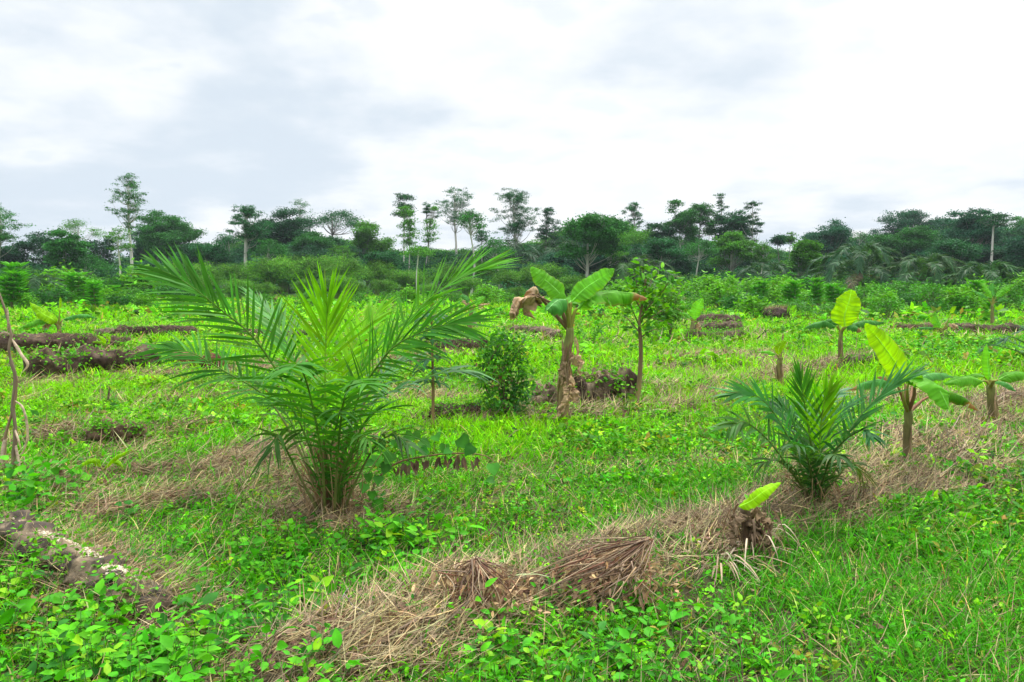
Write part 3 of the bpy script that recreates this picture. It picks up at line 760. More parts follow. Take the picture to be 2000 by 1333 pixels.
def undergrowth():
    mb = MB()
    n = 900
    px = rs.rand(n) * 2500 - 250; D = 84 + 60 * rs.rand(n)
    for i in range(n):
        k = D[i] / F; X = (px[i] - 1000) * k
        if D[i] < 100 and 350 < px[i] < 980: continue
        z = gz(X, D[i]); t = (D[i] - 84) / 60
        hh = (1.0 + 5.5 * t + 1.6 * rs.rand()); r = 1.3 + 1.6 * rs.rand()
        N = 190
        q = unit(rs.randn(N, 3)); q[:, 2] = np.abs(q[:, 2]) * 1.0 - .25
        P = np.array([X, D[i], z + hh * .55]) + q * np.array([r, r, hh * .5]) * (.8 + .25 * rs.rand(N, 1))
        c = np.array(TG[rs.choice(5, p=[.35, .25, .22, .12, .06])]) * (.55 + .8 * rs.rand())
        if rs.rand() < .12: c = np.array((.06, .16, .018))
        cards(mb, P, .30, jit(c, N, .18, .07), .8)
    tag(mb.build('forest_undergrowth', M_tree), kind='stuff', label='dark tangled undergrowth along the foot of the forest', group='forest edge vegetation')
undergrowth()

# ---------------------------------------------------------------- bamboo thickets before the wood
def bamboo_proto(seed):
    o = empty('bamboo_thicket', (0, 0, 0), 'x', 'bamboo', 'bamboo thickets before the forest')
    fol = MB(); cul = MB()
    for i in range(34):
        a = rs.rand() * 6.283; ln = .4 + 1.5 * rs.rand(); h = 2.6 + 1.6 * rs.rand(); d = np.array([math.cos(a), math.sin(a), 0])
        P = spl([d * .4 * rs.rand(), d * ln * .4 + [0, 0, h * .7], d * ln + [0, 0, h], d * (ln * 1.6) + [0, 0, h * .80]], 12)
        V, Fq = tube(P, np.linspace(.03, .006, 12), 4); cul.add(V, Fq, (.20, .26, .06))
        N = 190; t = .18 + .82 * rs.rand(N) ** .7; Q = np.stack([np.interp(t * 11, np.arange(12), P[:, j]) for j in range(3)], -1)
        sp = .16 + .42 * t
        Q = Q + rs.randn(N, 3) * sp[:, None] * [.8, .8, .38]
        D = unit(rs.randn(N, 3) * [1, 1, .4] + d * .8 - [0, 0, .45])
        c = mixc((.12, .30, .014), (.05, .17, .020), rs.rand(N)) * (.45 + .95 * rs.rand())
        leaves(fol, 'dia', Q, D, rdir(N, 1.2), .28 * (.6 + .8 * rs.rand(N)), .06, jit(c, N, .16, .06))
    fol.build('foliage', M_tree, o); cul.build('culms', M_stem, o)
    return o
bp = [bamboo_proto(i) for i in range(3)]
bx = [(372, 532), (410, 520), (455, 516), (505, 512), (548, 518), (590, 512), (640, 512), (690, 520), (735, 518), (770, 528), (820, 535), (870, 520), (930, 520), (985, 528), (1020, 540), (1065, 520),
      (395, 552), (440, 548), (490, 545), (540, 548), (600, 542), (655, 545), (700, 550), (760, 550), (905, 545), (960, 550), (1090, 545), (850, 555), (1010, 558), (1120, 540)]
for i, (px, tp) in enumerate(bx):
    D = 92 + rs.rand() * 12 if i < 16 else 78 + rs.rand() * 10; px += rs.randn() * 10; tp += rs.randn() * 7
    X = (px - 1000) * D / F; z = gz(X, D); h = at(px, tp, D)[2] - z; s = h / 4.0
    lab = 'light green feathery bamboo thicket before the forest behind the large palm' if px < 800 else 'duller green bamboo thicket before the forest beyond the banana plant'
    w_ = .75 + .55 * rs.rand(); sc = (s * w_, s * w_, s)
    if i < 3:
        bp[i].location = (X, D, z); bp[i].scale = sc; bp[i].rotation_euler = (0, 0, rs.rand() * 6); bp[i]['label'] = lab
    else: rep(bp[i % 3], (X, D, z), rs.rand() * 6.28, sc, lab)

# ---------------------------------------------------------------- shrubs
def shrub_proto(kind):
    o = empty('shrub', (0, 0, 0), 'x', 'shrub', 'shrubs along the field edge')
    fol = MB(); st = MB()
    if kind < 3:
        n = 26
        for i in range(n):
            a = rs.rand() * 6.283; q = .95 * math.sqrt(rs.rand()); h = 1.0 * (1.15 - .55 * q ** 2) * (.55 + .6 * rs.rand())
            tip = np.array([math.cos(a) * q, math.sin(a) * q, h * 1.5])
            P = spl([[0, 0, 0], tip * [.45, .45, .5], tip], 6); V, Fq = tube(P, np.linspace(.025, .006, 6), 4); st.add(V, Fq, (.13, .11, .06))
            N = 32 if kind < 2 else 22; Q = tip + rs.randn(N, 3) * [.2, .2, .16]
            L = [.19, .25, .34][kind]
            c0 = [(.055, .21, .012), (.10, .30, .010), (.032, .145, .022)][kind]
            leaves(fol, 'dia' if kind < 2 else 'oval', Q, rdir(N, .1, .5), rdir(N, 1.3), L * (.6 + .8 * rs.rand(N)), L * [.5, .45, .28][kind], jit(np.array(c0) * (.65 + .7 * rs.rand()), N, .15, .07))
    else:                                  # upright plant with long leaves in whorls
        for i in range(5):
            b = np.array([rs.randn() * .15, rs.randn() * .15, 0]); hgt = 1.2 + .6 * rs.rand(); tip = b + [rs.randn() * .2, rs.randn() * .2, hgt]
            V, Fq = tube(spl([b, (b + tip) / 2, tip], 5), [.03, .028, .025, .02, .015], 5); st.add(V, Fq, (.2, .17, .08))
            for w in np.linspace(.35, 1, 6):
                N = 9; a = rs.rand() + np.arange(N) * .7; e = .15 + .5 * w
                D = np.stack([np.cos(a) * np.cos(e), np.sin(a) * np.cos(e), np.full(N, np.sin(e))], -1)
                leaves(fol, 'oval', np.tile(b + (tip - b) * w, (N, 1)), D, rdir(N, 2.5), .42 * (.8 + .4 * rs.rand(N)), .12, jit((.075, .30, .014), N, .15, .06))
    fol.build('foliage', M_weed if kind != 2 else M_palm, o); st.build('stems', M_stem, o)
    return o
sp = [shrub_proto(k) for k in (0, 1, 2, 3, 0, 1)]
SL = ['dense leafy shrub in the dark green belt right of the banana plant', 'bright green leafy shrub in the belt at the right field edge', 'dark glossy shrub in the belt at the right field edge',
      'upright long leaved plant standing over the shrub belt']
SLL = ['dense leafy shrub at the left field edge below the forest', 'bright green shrub at the left field edge below the forest', 'dark glossy shrub at the left field edge below the forest', 'upright long leaved plant at the left field edge']
def put_shrub(i, kidx, px, D, h, left):
    X = (px - 1000) * D / F; z = gz(X, D) - .05; s = h / 1.5; w = s * (1.0 + .35 * rs.rand())
    kk = [0, 1, 2, 3, 0, 1][kidx]; lab = (SLL if left else SL)[kk]; g = ('shrubs along the left field edge' if left else 'shrubs along the right field edge')
    o = sp[kidx]
    if not used[kidx]:
        used[kidx] = True; o.location = (X, D, z); o.scale = (w, w, s); o.rotation_euler = (0, 0, rs.rand() * 6); o['label'] = lab; o['group'] = g
    else: rep(o, (X, D, z), rs.rand() * 6.28, (w, w, s), lab, g)
used = [False] * 6
q = 0
for row, (D0, tlo) in enumerate(((74, 1.0), (64, .8), (54, .62), (46, .5), (40, .36))):
    for px in np.arange(1265 + row * 25, 2150, 38 + 6 * row):
        p = px + rs.randn() * 11; D = D0 + rs.randn() * 2.5
        lo = sst(p, 1240, 1400)
        h = (2.0 * tlo ** .7 * (.65 + .6 * rs.rand())) * (.6 + .4 * lo)
        if rs.rand() < .12 + .1 * row: continue
        kd = rs.choice(6, p=[.24, .2, .2, .08, .14, .14]); put_shrub(q, kd, p, D, h, False); q += 1
for row, D0 in enumerate((72, 62, 54)):
    for px in np.arange(-100, 420 if row else 330, 40):
        p = px + rs.randn() * 12; D = D0 + rs.randn() * 2
        h = [2.3, 1.6, 1.1][row] * (.7 + .6 * rs.rand())
        kd = rs.choice(6, p=[.2, .14, .3, .2, .1, .06]); put_shrub(q, kd, p, D, h, True); q += 1
for px, tp, D in ((40, 530, 60), (158, 546, 58), (25, 545, 52), (188, 560, 50), (1545, 560, 52), (1590, 555, 55), (1630, 565, 50), (1480, 560, 55), (1900, 560, 46), (840, 575, 60), (1870, 590, 42)):
    z0 = gz((px - 1000) * D / F, D); put_shrub(q, 3, px, D, at(px, tp, D)[2] - z0, px < 500)
for px, D, h in ((520, 62, 1.0), (760, 58, 1.1), (795, 64, 1.3), (990, 62, 1.0), (1130, 56, 1.2), (880, 66, 1.2), (955, 60, 1.4), (700, 66, 1.1), (610, 70, 1.3), (1180, 66, 1.5), (1220, 62, 1.7)):
    put_shrub(q, rs.choice([0, 1, 4, 5]), px, D, h, px < 500)

# ================================================================ PALMS
def frond_mesh(mb, st, ctrl, nl, L, wd, col, s0=.28, droop=.28, spread=(62, 18), fold=.35, rach=.008, up=(0, 0, 1), broken=0.0, stemcol=(.13, .15, .035)):
    C = spl(ctrl, 40); T = unit(np.gradient(C, axis=0))
    up = np.array(up, float)
    kp = max(3, int(s0 * 39)); Rk = np.linspace(rach * 1.5, rach * .22, 40)
    V, Fq = tube(C[:kp + 1], Rk[:kp + 1], 6); st.add(V, Fq, np.array(stemcol))
    V, Fq = tube(C[kp - 1:], Rk[kp - 1:], 6); mb.add(V, Fq, np.array(stemcol) * .6 + np.array(col) * .7)
    n = int(nl * (.80 if L < 1.0 else 1)); L = L * 1.12; wd = wd * .95; droop = droop * .8; t = np.linspace(s0, .995, n)
    for side in (-1, 1):
        tt = np.clip(t + rs.randn(n) * .004, 0, 1)
        P = np.stack([np.interp(tt * 39, np.arange(40), C[:, j]) for j in range(3)], -1)
        TT = unit(np.stack([np.interp(tt * 39, np.arange(40), T[:, j]) for j in range(3)], -1))
        S = unit(np.cross(TT, np.tile(up, (n, 1)))); N = np.cross(S, TT)
        q = np.clip((tt - s0) / (1 - s0), 0, 1)
        a = np.radians(spread[0] + (spread[1] - spread[0]) * q ** 1.1 + rs.randn(n) * 7)
        b = fold * (1 - .4 * q) + rs.randn(n) * .13
        d = TT * np.cos(a)[:, None] + (side * S * np.cos(b)[:, None] + N * np.sin(b)[:, None]) * np.sin(a)[:, None]
        prof = np.clip(.38 + 2.6 * q * np.exp(-2.2 * q) , .2, 1.05) * (1 - .25 * q)
        Ln = L * prof * (.88 + .24 * rs.rand(n))
        if broken: Ln = np.where(rs.rand(n) < broken, Ln * .4, Ln)
        wv = unit(np.cross(d, N + .35 * rs.randn(n, 3)))
        dr = droop * (.6 + .8 * rs.rand(n))
        sg = 6; prw = [.45, .85, 1.0, .9, .62, .30]
        rows = []
        for s_ in range(sg):
            u = s_ / sg
            pt = P + d * (Ln * u)[:, None] - np.array([0, 0, 1.0]) * (Ln * dr * u ** 2.2)[:, None]
            w = wv * (wd * prw[s_] * .5 * (.8 + .2 * prof))[:, None]; rows += [pt - w, pt + w]
        rows.append(P + d * Ln[:, None] * .99 - np.array([0, 0, 1.0]) * (Ln * dr)[:, None])
        Vv = np.stack(rows, 1); k = Vv.shape[1]; off = (np.arange(n) * k)[:, None]
        f4 = np.concatenate([np.array([2 * z, 2 * z + 1, 2 * z + 3, 2 * z + 2]) + off for z in range(sg - 1)]); f3 = np.array([k - 3, k - 2, k - 1]) + off
        c = jit(col, n, .14, .07)
        tipdry = (rs.rand(n) < .10)[:, None, None] * np.linspace(0, 1, k)[None, :, None] ** 8
        Cc = c[:, None] * (1 - tipdry) + np.array([.22, .16, .06]) * tipdry
        mb.add(Vv.reshape(-1, 3), [f4, f3], Cc.reshape(-1, 3))
def palm(name, base, label, fronds, cat='palm', group=None, dead=0, petcol=(.17, .10, .04)):
    o = empty(name, base, label, cat, group)
    for f in fronds:
        mb = MB(); st = MB()
        frond_mesh(mb, st, **f)
        fo = mb.build('frond', M_palm, o)
        s_ = st.build('petiole', M_stem, o); s_.parent = fo
    return o
def pxf(base, pts, D0):
    """frond control points from (photo x, photo y, depth offset)"""
    return [np.array(base)] + [at(x, y, D0 + dz) for x, y, dz in pts]

PG = (.046, .190, .012); PY = (.150, .400, .006); PB = (.085, .205, .085)
b0 = gp(650, 1008); D0 = b0[1]
big = [
 dict(ctrl=pxf(b0 + [-.04, 0, 0], [(612, 880, .02), (575, 785, .05), (501, 667, -.05), (427, 602, -.12), (362, 552, -.15), (315, 528, -.10)], D0), nl=54, L=.60, wd=.024, col=PG, s0=.30, droop=.14, spread=(58, 14), fold=.12, up=(.25, -.75, .6)),
 dict(ctrl=pxf(b0 + [-.06, 0, 0], [(590, 890, .1), (523, 780, .2), (436, 724, .3), (375, 690, .4), (320, 682, .45)], D0), nl=36, L=.55, wd=.024, col=PG, s0=.40, droop=.30, spread=(58, 16), fold=.15, up=(.1, -.6, .8)),
 dict(ctrl=pxf(b0 + [.05, 0, 0], [(672, 900, -.1), (697, 785, -.2), (740, 712, -.3), (779, 671, -.38), (850, 640, -.45), (895, 632, -.5)], D0), nl=46, L=.58, wd=.023, col=PG, s0=.30, droop=.2, spread=(60, 14), fold=.15, up=(-.25, -.75, .6)),
 dict(ctrl=pxf(b0 + [.05, .05, 0], [(690, 850, .2), (752, 700, .3), (823, 600, .35), (892, 545, .35), (950, 522, .35)], D0), nl=44, L=.55, wd=.025, col=(.085, .29, .016), s0=.42, droop=.08, spread=(52, 10), fold=.4, up=(-.5, -.5, .7)),
 dict(ctrl=pxf(b0 + [.08, .05, 0], [(668, 900, .2), (718, 795, .3), (797, 754, .35), (870, 728, .4), (925, 728, .4)], D0), nl=30, L=.42, wd=.028, col=PB, s0=.40, droop=.40, spread=(60, 16), fold=.3),
 dict(ctrl=pxf(b0 + [0, -.02, 0], [(640, 880, 0), (635, 760, -.02), (637, 660, -.03), (639, 600, -.03)], D0), nl=38, L=.66, wd=.023, col=PY, s0=.30, droop=.08, spread=(60, 9), fold=.05, up=(.05, -.95, .2)),
 dict(ctrl=pxf(b0 + [.02, .1, 0], [(652, 860, .3), (668, 740, .5), (700, 660, .7), (740, 612, .9)], D0), nl=28, L=.5, wd=.03, col=PY, s0=.34, droop=.14, spread=(60, 12), fold=.2, up=(0, -.8, .5)),
 dict(ctrl=pxf(b0 + [-.02, .12, 0], [(625, 860, .35), (585, 730, .6), (545, 640, .8), (505, 588, 1.0)], D0), nl=30, L=.5, wd=.03, col=(.10, .27, .06), s0=.34, droop=.12, spread=(60, 12), fold=.35),
 dict(ctrl=pxf(b0 + [-.03, -.1, 0], [(628, 890, -.3), (605, 770, -.5), (585, 715, -.8), (570, 720, -1.1)], D0), nl=30, L=.48, wd=.028, col=PG, s0=.30, droop=.35, spread=(66, 25), fold=.1),
 dict(ctrl=pxf(b0 + [.03, -.1, 0], [(660, 890, -.3), (670, 790, -.55), (690, 745, -.8), (715, 750, -1.1)], D0), nl=30, L=.44, wd=.028, col=PG, s0=.28, droop=.3, spread=(66, 25), fold=.15),
 dict(ctrl=pxf(b0 + [.0, .1, 0], [(665, 880, .5), (700, 790, .9), (760, 720, 1.3), (810, 700, 1.5)], D0), nl=26, L=.45, wd=.03, col=PB, s0=.34, droop=.25),
 dict(ctrl=pxf(b0 + [-.08, .1, 0], [(600, 900, .3), (560, 810, .5), (500, 745, .8), (450, 735, 1.0)], D0), nl=26, L=.48, wd=.028, col=(.05, .17, .022), s0=.36, droop=.4),
 dict(ctrl=pxf(b0 + [.0, .0, 0], [(640, 920, -.1), (655, 840, -.25), (665, 800, -.5), (660, 810, -.8)], D0), nl=24, L=.36, wd=.024, col=(.045, .17, .02), s0=.1, droop=.5, spread=(70, 30)),
 dict(ctrl=pxf(b0 + [-.07, -.05, 0], [(590, 940, -.05), (560, 880, -.1), (545, 850, -.2), (530, 880, -.3)], D0), nl=16, L=.36, wd=.026, col=(.05, .13, .02), s0=.4, droop=.6, spread=(60, 25)),
 dict(ctrl=pxf(b0 + [.07, -.05, 0], [(700, 930, -.1), (735, 870, -.15), (770, 850, -.2), (800, 870, -.3)], D0), nl=16, L=.34, wd=.026, col=(.04, .12, .02), s0=.4, droop=.6, spread=(60, 25)),
 dict(ctrl=pxf(b0 + [-.03, 0, 0], [(625, 940, -.1), (600, 860, -.15), (570, 800, -.2), (545, 790, -.25)], D0), nl=30, L=.46, wd=.022, col=(.05, .18, .02), s0=.12, droop=.45, spread=(62, 20)),
 dict(ctrl=pxf(b0 + [.03, 0, 0], [(670, 940, -.1), (690, 870, -.15), (720, 815, -.2), (755, 800, -.25)], D0), nl=30, L=.44, wd=.022, col=(.05, .19, .02), s0=.12, droop=.4, spread=(62, 20)),
 dict(ctrl=pxf(b0 + [.03, -.02, 0], [(665, 930, -.2), (690, 880, -.3), (705, 850, -.4), (720, 860, -.5)], D0), nl=26, L=.36, wd=.022, col=(.06, .20, .02), s0=.1, droop=.6, spread=(68, 25)),
 dict(ctrl=pxf(b0 + [.0, .05, 0], [(655, 880, .2), (685, 770, .3), (735, 680, .4), (790, 630, .5)], D0), nl=34, L=.52, wd=.022, col=(.08, .27, .02), s0=.25, droop=.2, spread=(60, 14)),
 dict(ctrl=pxf(b0 + [.02, 0, 0], [(650, 930, .1), (640, 850, .2), (620, 790, .25), (600, 760, .3)], D0), nl=22, L=.4, wd=.026, col=PG, s0=.25, droop=.3),
]
P1 = palm('oil_palm', b0, 'large young oil palm in the left foreground, many fronds fanning from the ground', big)
def petioles(o, base, n, h, spread, cols):
    mb = MB()
    for i in range(n):
        a = rs.rand() * 6.283; r0 = .03 + .06 * rs.rand(); r1 = spread * (.3 + .9 * rs.rand()); hh = h * (.45 + .65 * rs.rand())
        p0 = base + np.array([math.cos(a) * r0, math.sin(a) * r0 * .8, -.03]); p2 = base + np.array([math.cos(a) * (r0 + r1), math.sin(a) * (r0 + r1), hh])
        V, Fq = tube(spl([p0, p0 * .5 + p2 * .5 - [math.cos(a) * .03, math.sin(a) * .03, -.03], p2], 8), np.linspace(.010, .003, 8) * (.6 + .7 * rs.rand()), 6)
        mb.add(V, Fq, np.array(cols[rs.randint(len(cols))]) * (.7 + .6 * rs.rand()))
    for i in range(n * 2):                 # dry fibres and vine stems
        a = rs.rand() * 6.283; p0 = base + np.array([math.cos(a) * .2 * rs.rand(), math.sin(a) * .2 * rs.rand(), 0.0])
        p2 = p0 + np.array([rs.randn() * .12, rs.randn() * .1, h * (.3 + .8 * rs.rand())])
        V, Fq = tube(spl([p0, (p0 + p2) / 2 + rs.randn(3) * .05, p2], 8), .0032, 4); mb.add(V, Fq, (.30, .19, .09))
    mb.build('stem_bases', M_stem, o)
petioles(P1, b0, 34, .62, .22, [(.17, .085, .035), (.12, .07, .03), (.14, .14, .03), (.22, .12, .05)])

b1 = gp(1592, 990); D1 = b1[1]
P2c = [
 dict(ctrl=pxf(b1, [(1560, 900, 0), (1520, 820, -.05), (1480, 775, -.1), (1432, 768, -.12)], D1), nl=24, L=.36, wd=.030, col=(.045, .20, .035), s0=.3, droop=.18, spread=(56, 12), fold=.3, up=(.2, -.6, .7)),
 dict(ctrl=pxf(b1, [(1545, 920, -.1), (1500, 860, -.2), (1455, 825, -.3), (1425, 835, -.4)], D1), nl=24, L=.34, wd=.028, col=(.06, .17, .03), s0=.3, droop=.25, up=(.2, -.6, .7)),
 dict(ctrl=pxf(b1, [(1585, 880, 0), (1572, 790, 0), (1563, 745, 0)], D1), nl=20, L=.34, wd=.024, col=PG, s0=.3, droop=.05, spread=(50, 8), fold=.3, up=(0, -.9, .3)),
 dict(ctrl=pxf(b1, [(1600, 880, 0), (1607, 800, 0), (1618, 768, 0)], D1), nl=22, L=.34, wd=.028, col=PY, s0=.3, droop=.06, spread=(45, 8), fold=.2, up=(0, -.9, .3)),
 dict(ctrl=pxf(b1, [(1625, 900, .1), (1660, 840, .15), (1700, 790, .2), (1745, 752, .2), (1782, 735, .2)], D1), nl=32, L=.36, wd=.024, col=(.055, .20, .045), s0=.32, droop=.06, spread=(50, 9), fold=.55, up=(-.4, -.4, .8)),
 dict(ctrl=pxf(b1, [(1620, 900, -.1), (1650, 860, -.2), (1685, 840, -.3), (1700, 850, -.4)], D1), nl=20, L=.30, wd=.028, col=(.03, .12, .03), s0=.3, droop=.35),
 dict(ctrl=pxf(b1, [(1590, 880, .3), (1600, 800, .5), (1640, 765, .7)], D1), nl=22, L=.32, wd=.028, col=PB, s0=.3, droop=.2),
 dict(ctrl=pxf(b1, [(1570, 890, .3), (1535, 820, .5), (1520, 790, .7)], D1), nl=22, L=.34, wd=.028, col=(.03, .11, .03), s0=.3, droop=.2),
 dict(ctrl=pxf(b1, [(1585, 930, -.2), (1570, 880, -.4), (1550, 870, -.6)], D1), nl=20, L=.30, wd=.024, col=(.03, .10, .02), s0=.2, droop=.5),
 dict(ctrl=pxf(b1, [(1610, 930, -.2), (1625, 890, -.4), (1640, 895, -.55)], D1), nl=20, L=.30, wd=.024, col=(.035, .10, .02), s0=.2, droop=.6),
 dict(ctrl=pxf(b1, [(1560, 940, -.1), (1520, 900, -.15), (1490, 905, -.2)], D1), nl=16, L=.26, wd=.024, col=(.05, .11, .02), s0=.3, droop=.5),
 dict(ctrl=pxf(b1, [(1630, 940, 0), (1660, 905, .05), (1685, 925, .1)], D1), nl=16, L=.26, wd=.024, col=(.06, .10, .02), s0=.3, droop=.7),
 dict(ctrl=pxf(b1, [(1575, 960, -.05), (1555, 920, -.1), (1535, 905, -.15)], D1), nl=20, L=.26, wd=.018, col=(.04, .14, .02), s0=.08, droop=.7, spread=(66, 30)),
 dict(ctrl=pxf(b1, [(1610, 960, -.05), (1630, 920, -.1), (1655, 910, -.15)], D1), nl=20, L=.26, wd=.018, col=(.045, .15, .02), s0=.08, droop=.7, spread=(66, 30)),
 dict(ctrl=pxf(b1, [(1592, 950, -.1), (1590, 910, -.2), (1588, 890, -.3)], D1), nl=20, L=.26, wd=.018, col=(.05, .15, .02), s0=.08, droop=.7, spread=(66, 30)),
 dict(ctrl=pxf(b1, [(1600, 900, .15), (1630, 820, .2), (1660, 790, .25)], D1), nl=24, L=.34, wd=.020, col=(.05, .18, .05), s0=.2, droop=.2, spread=(56, 14)),
 dict(ctrl=pxf(b1, [(1580, 900, .15), (1550, 830, .2), (1535, 800, .25)], D1), nl=24, L=.34, wd=.020, col=(.045, .17, .03), s0=.2, droop=.2, spread=(56, 14)),
 dict(ctrl=pxf(b1, [(1590, 940, 0), (1590, 880, .1), (1580, 850, .2)], D1), nl=20, L=.28, wd=.024, col=(.035, .11, .02), s0=.15, droop=.3),
]
P2 = palm('oil_palm', b1, 'smaller young oil palm in dry straw at right, leaning fronds with dull tips', P2c)
petioles(P2, b1, 18, .34, .16, [(.10, .09, .03), (.13, .075, .03), (.08, .11, .03)])

def auto_palm(base, h, nf, label, seed, col=PG, cat='palm', group=None, Lr=.32, nl=22, spreadr=1.0, wdr=.05, e0=1.35):
    st_ = rs.get_state(); rs.seed(seed); fr = []
    for i in range(nf):
        a = i * 2.4 + rs.rand() * .5; e = e0 - .95 * (i / nf) + rs.randn() * .08; L = h * (.95 + .2 * rs.rand()) * 1.05
        d = np.array([math.cos(a), math.sin(a), 0.0])
        m = np.array(base) + d * math.cos(e) * L * .5 * spreadr + [0, 0, math.sin(e) * L * .55]; t = np.array(base) + d * (math.cos(e) * L * .95 + .1 * h) * spreadr + [0, 0, math.sin(e) * L * .86 - .06 * h]
        t2 = t + d * .16 * h * spreadr - [0, 0, .05 * h]
        fr.append(dict(ctrl=[np.array(base, float), m, t, t2], nl=nl, L=h * Lr, wd=h * wdr * .5, col=np.array(col) * (.75 + .5 * rs.rand()), s0=.25, droop=.3, rach=h * .008))
    o = palm('oil_palm', base, label, fr, cat, group); rs.set_state(st_); return o
b = gp(2052, 735); auto_palm(b, 1.15, 11, 'bluish young oil palm reaching in from the right edge of the picture', 3, (.05, .15, .07))
for (px, py, h, lab, c) in ((1155, 690, .75, 'small dark palm seedling in the grass just right of the banana stem', PG), (1330, 575 + 60, .9, 'small palm seedling among the weeds right of the leafy sapling', PG),
                            (1575, 628, 1.1, 'small green palm beside the dark round stump', (.05, .18, .03)), (1290, 600 + 70, .6, 'low palm seedling at the foot of the leafy sapling', PG)):
    g = gp(px, py); auto_palm(g, h, 9, lab, int(px), c, nl=16, wdr=.07)
# full grown oil palms in front of the wood: proto and copies
def grown_palm(px, top, D, label, seed, col):
    X = (px - 1000) * D / F; z = gz(X, D); hcr = at(px, top, D)[2]
    L = 6.0 * D / 80
    o = empty('oil_palm', (X, D, z), label, 'palm', 'grown oil palms before the wood')
    tz = hcr - L * .42; tr_ = MB(); V, Fq = tube(spl([[X, D, z - .3], [X + .1, D, (z + tz) / 2], [X, D, max(tz, z + .3)]], 8), [.38, .34, .32, .3, .3, .32, .36, .3], 9, .25, seed); tr_.add(V, Fq, (.10, .075, .05)); tr_.build('trunk', M_trunk, o)
    top0 = np.array([X, D, max(tz, z + .3)])
    for i in range(22):
        a = i * 2.4 + rs.rand() * .4; e = 1.4 - 1.7 * (i / 22) ** .9; d = np.array([math.cos(a), math.sin(a), 0])
        m = top0 + d * math.cos(e) * L * .45 + [0, 0, math.sin(e) * L * .45]; t = top0 + d * (math.cos(e) * L * .75 + L * .12) + [0, 0, math.sin(e) * L * .5 - L * .08]
        t2 = t + d * L * .15 - [0, 0, L * .22]
        mb = MB(); st = MB(); cc = np.array(col) * (.8 + .5 * rs.rand())
        if i > 19: cc = np.array((.14, .12, .06))
        frond_mesh(mb, st, [top0, m, t, t2], 60, L * .22, .10, cc * .75, s0=.10, droop=.38, rach=.03, stemcol=(.06, .10, .03))
        fo = mb.build('frond', M_palm, o); s_ = st.build('petiole', M_stem, o); s_.parent = fo
    return o
grown_palm(1676, 484, 78, 'large arching oil palm in front of the wood at right', 1, (.040, .115, .045))
grown_palm(1805, 505, 74, 'oil palm with brown drooping lower fronds right of the large arching oil palm', 2, (.045, .125, .040))
grown_palm(1925, 520, 70, 'third oil palm in the row before the wood, nearest the right edge', 3, (.040, .13, .035))
grown_palm(1238, 508, 92, 'feathery oil palm behind the leafy sapling', 4, (.050, .14, .035))
grown_palm(1500, 522, 88, 'oil palm between the shrub belt and the low skyline gap', 5, (.035, .10, .040))
grown_palm(985, 476, 122, 'dark oil palm below the great spreading tree', 6, (.030, .09, .035))
grown_palm(1095, 478, 124, 'dark oil palm left of the white forked trunk', 7, (.030, .09, .035))
grown_palm(75, 548, 62, 'oil palm at the left field edge before the dark wood', 8, (.05, .14, .045))

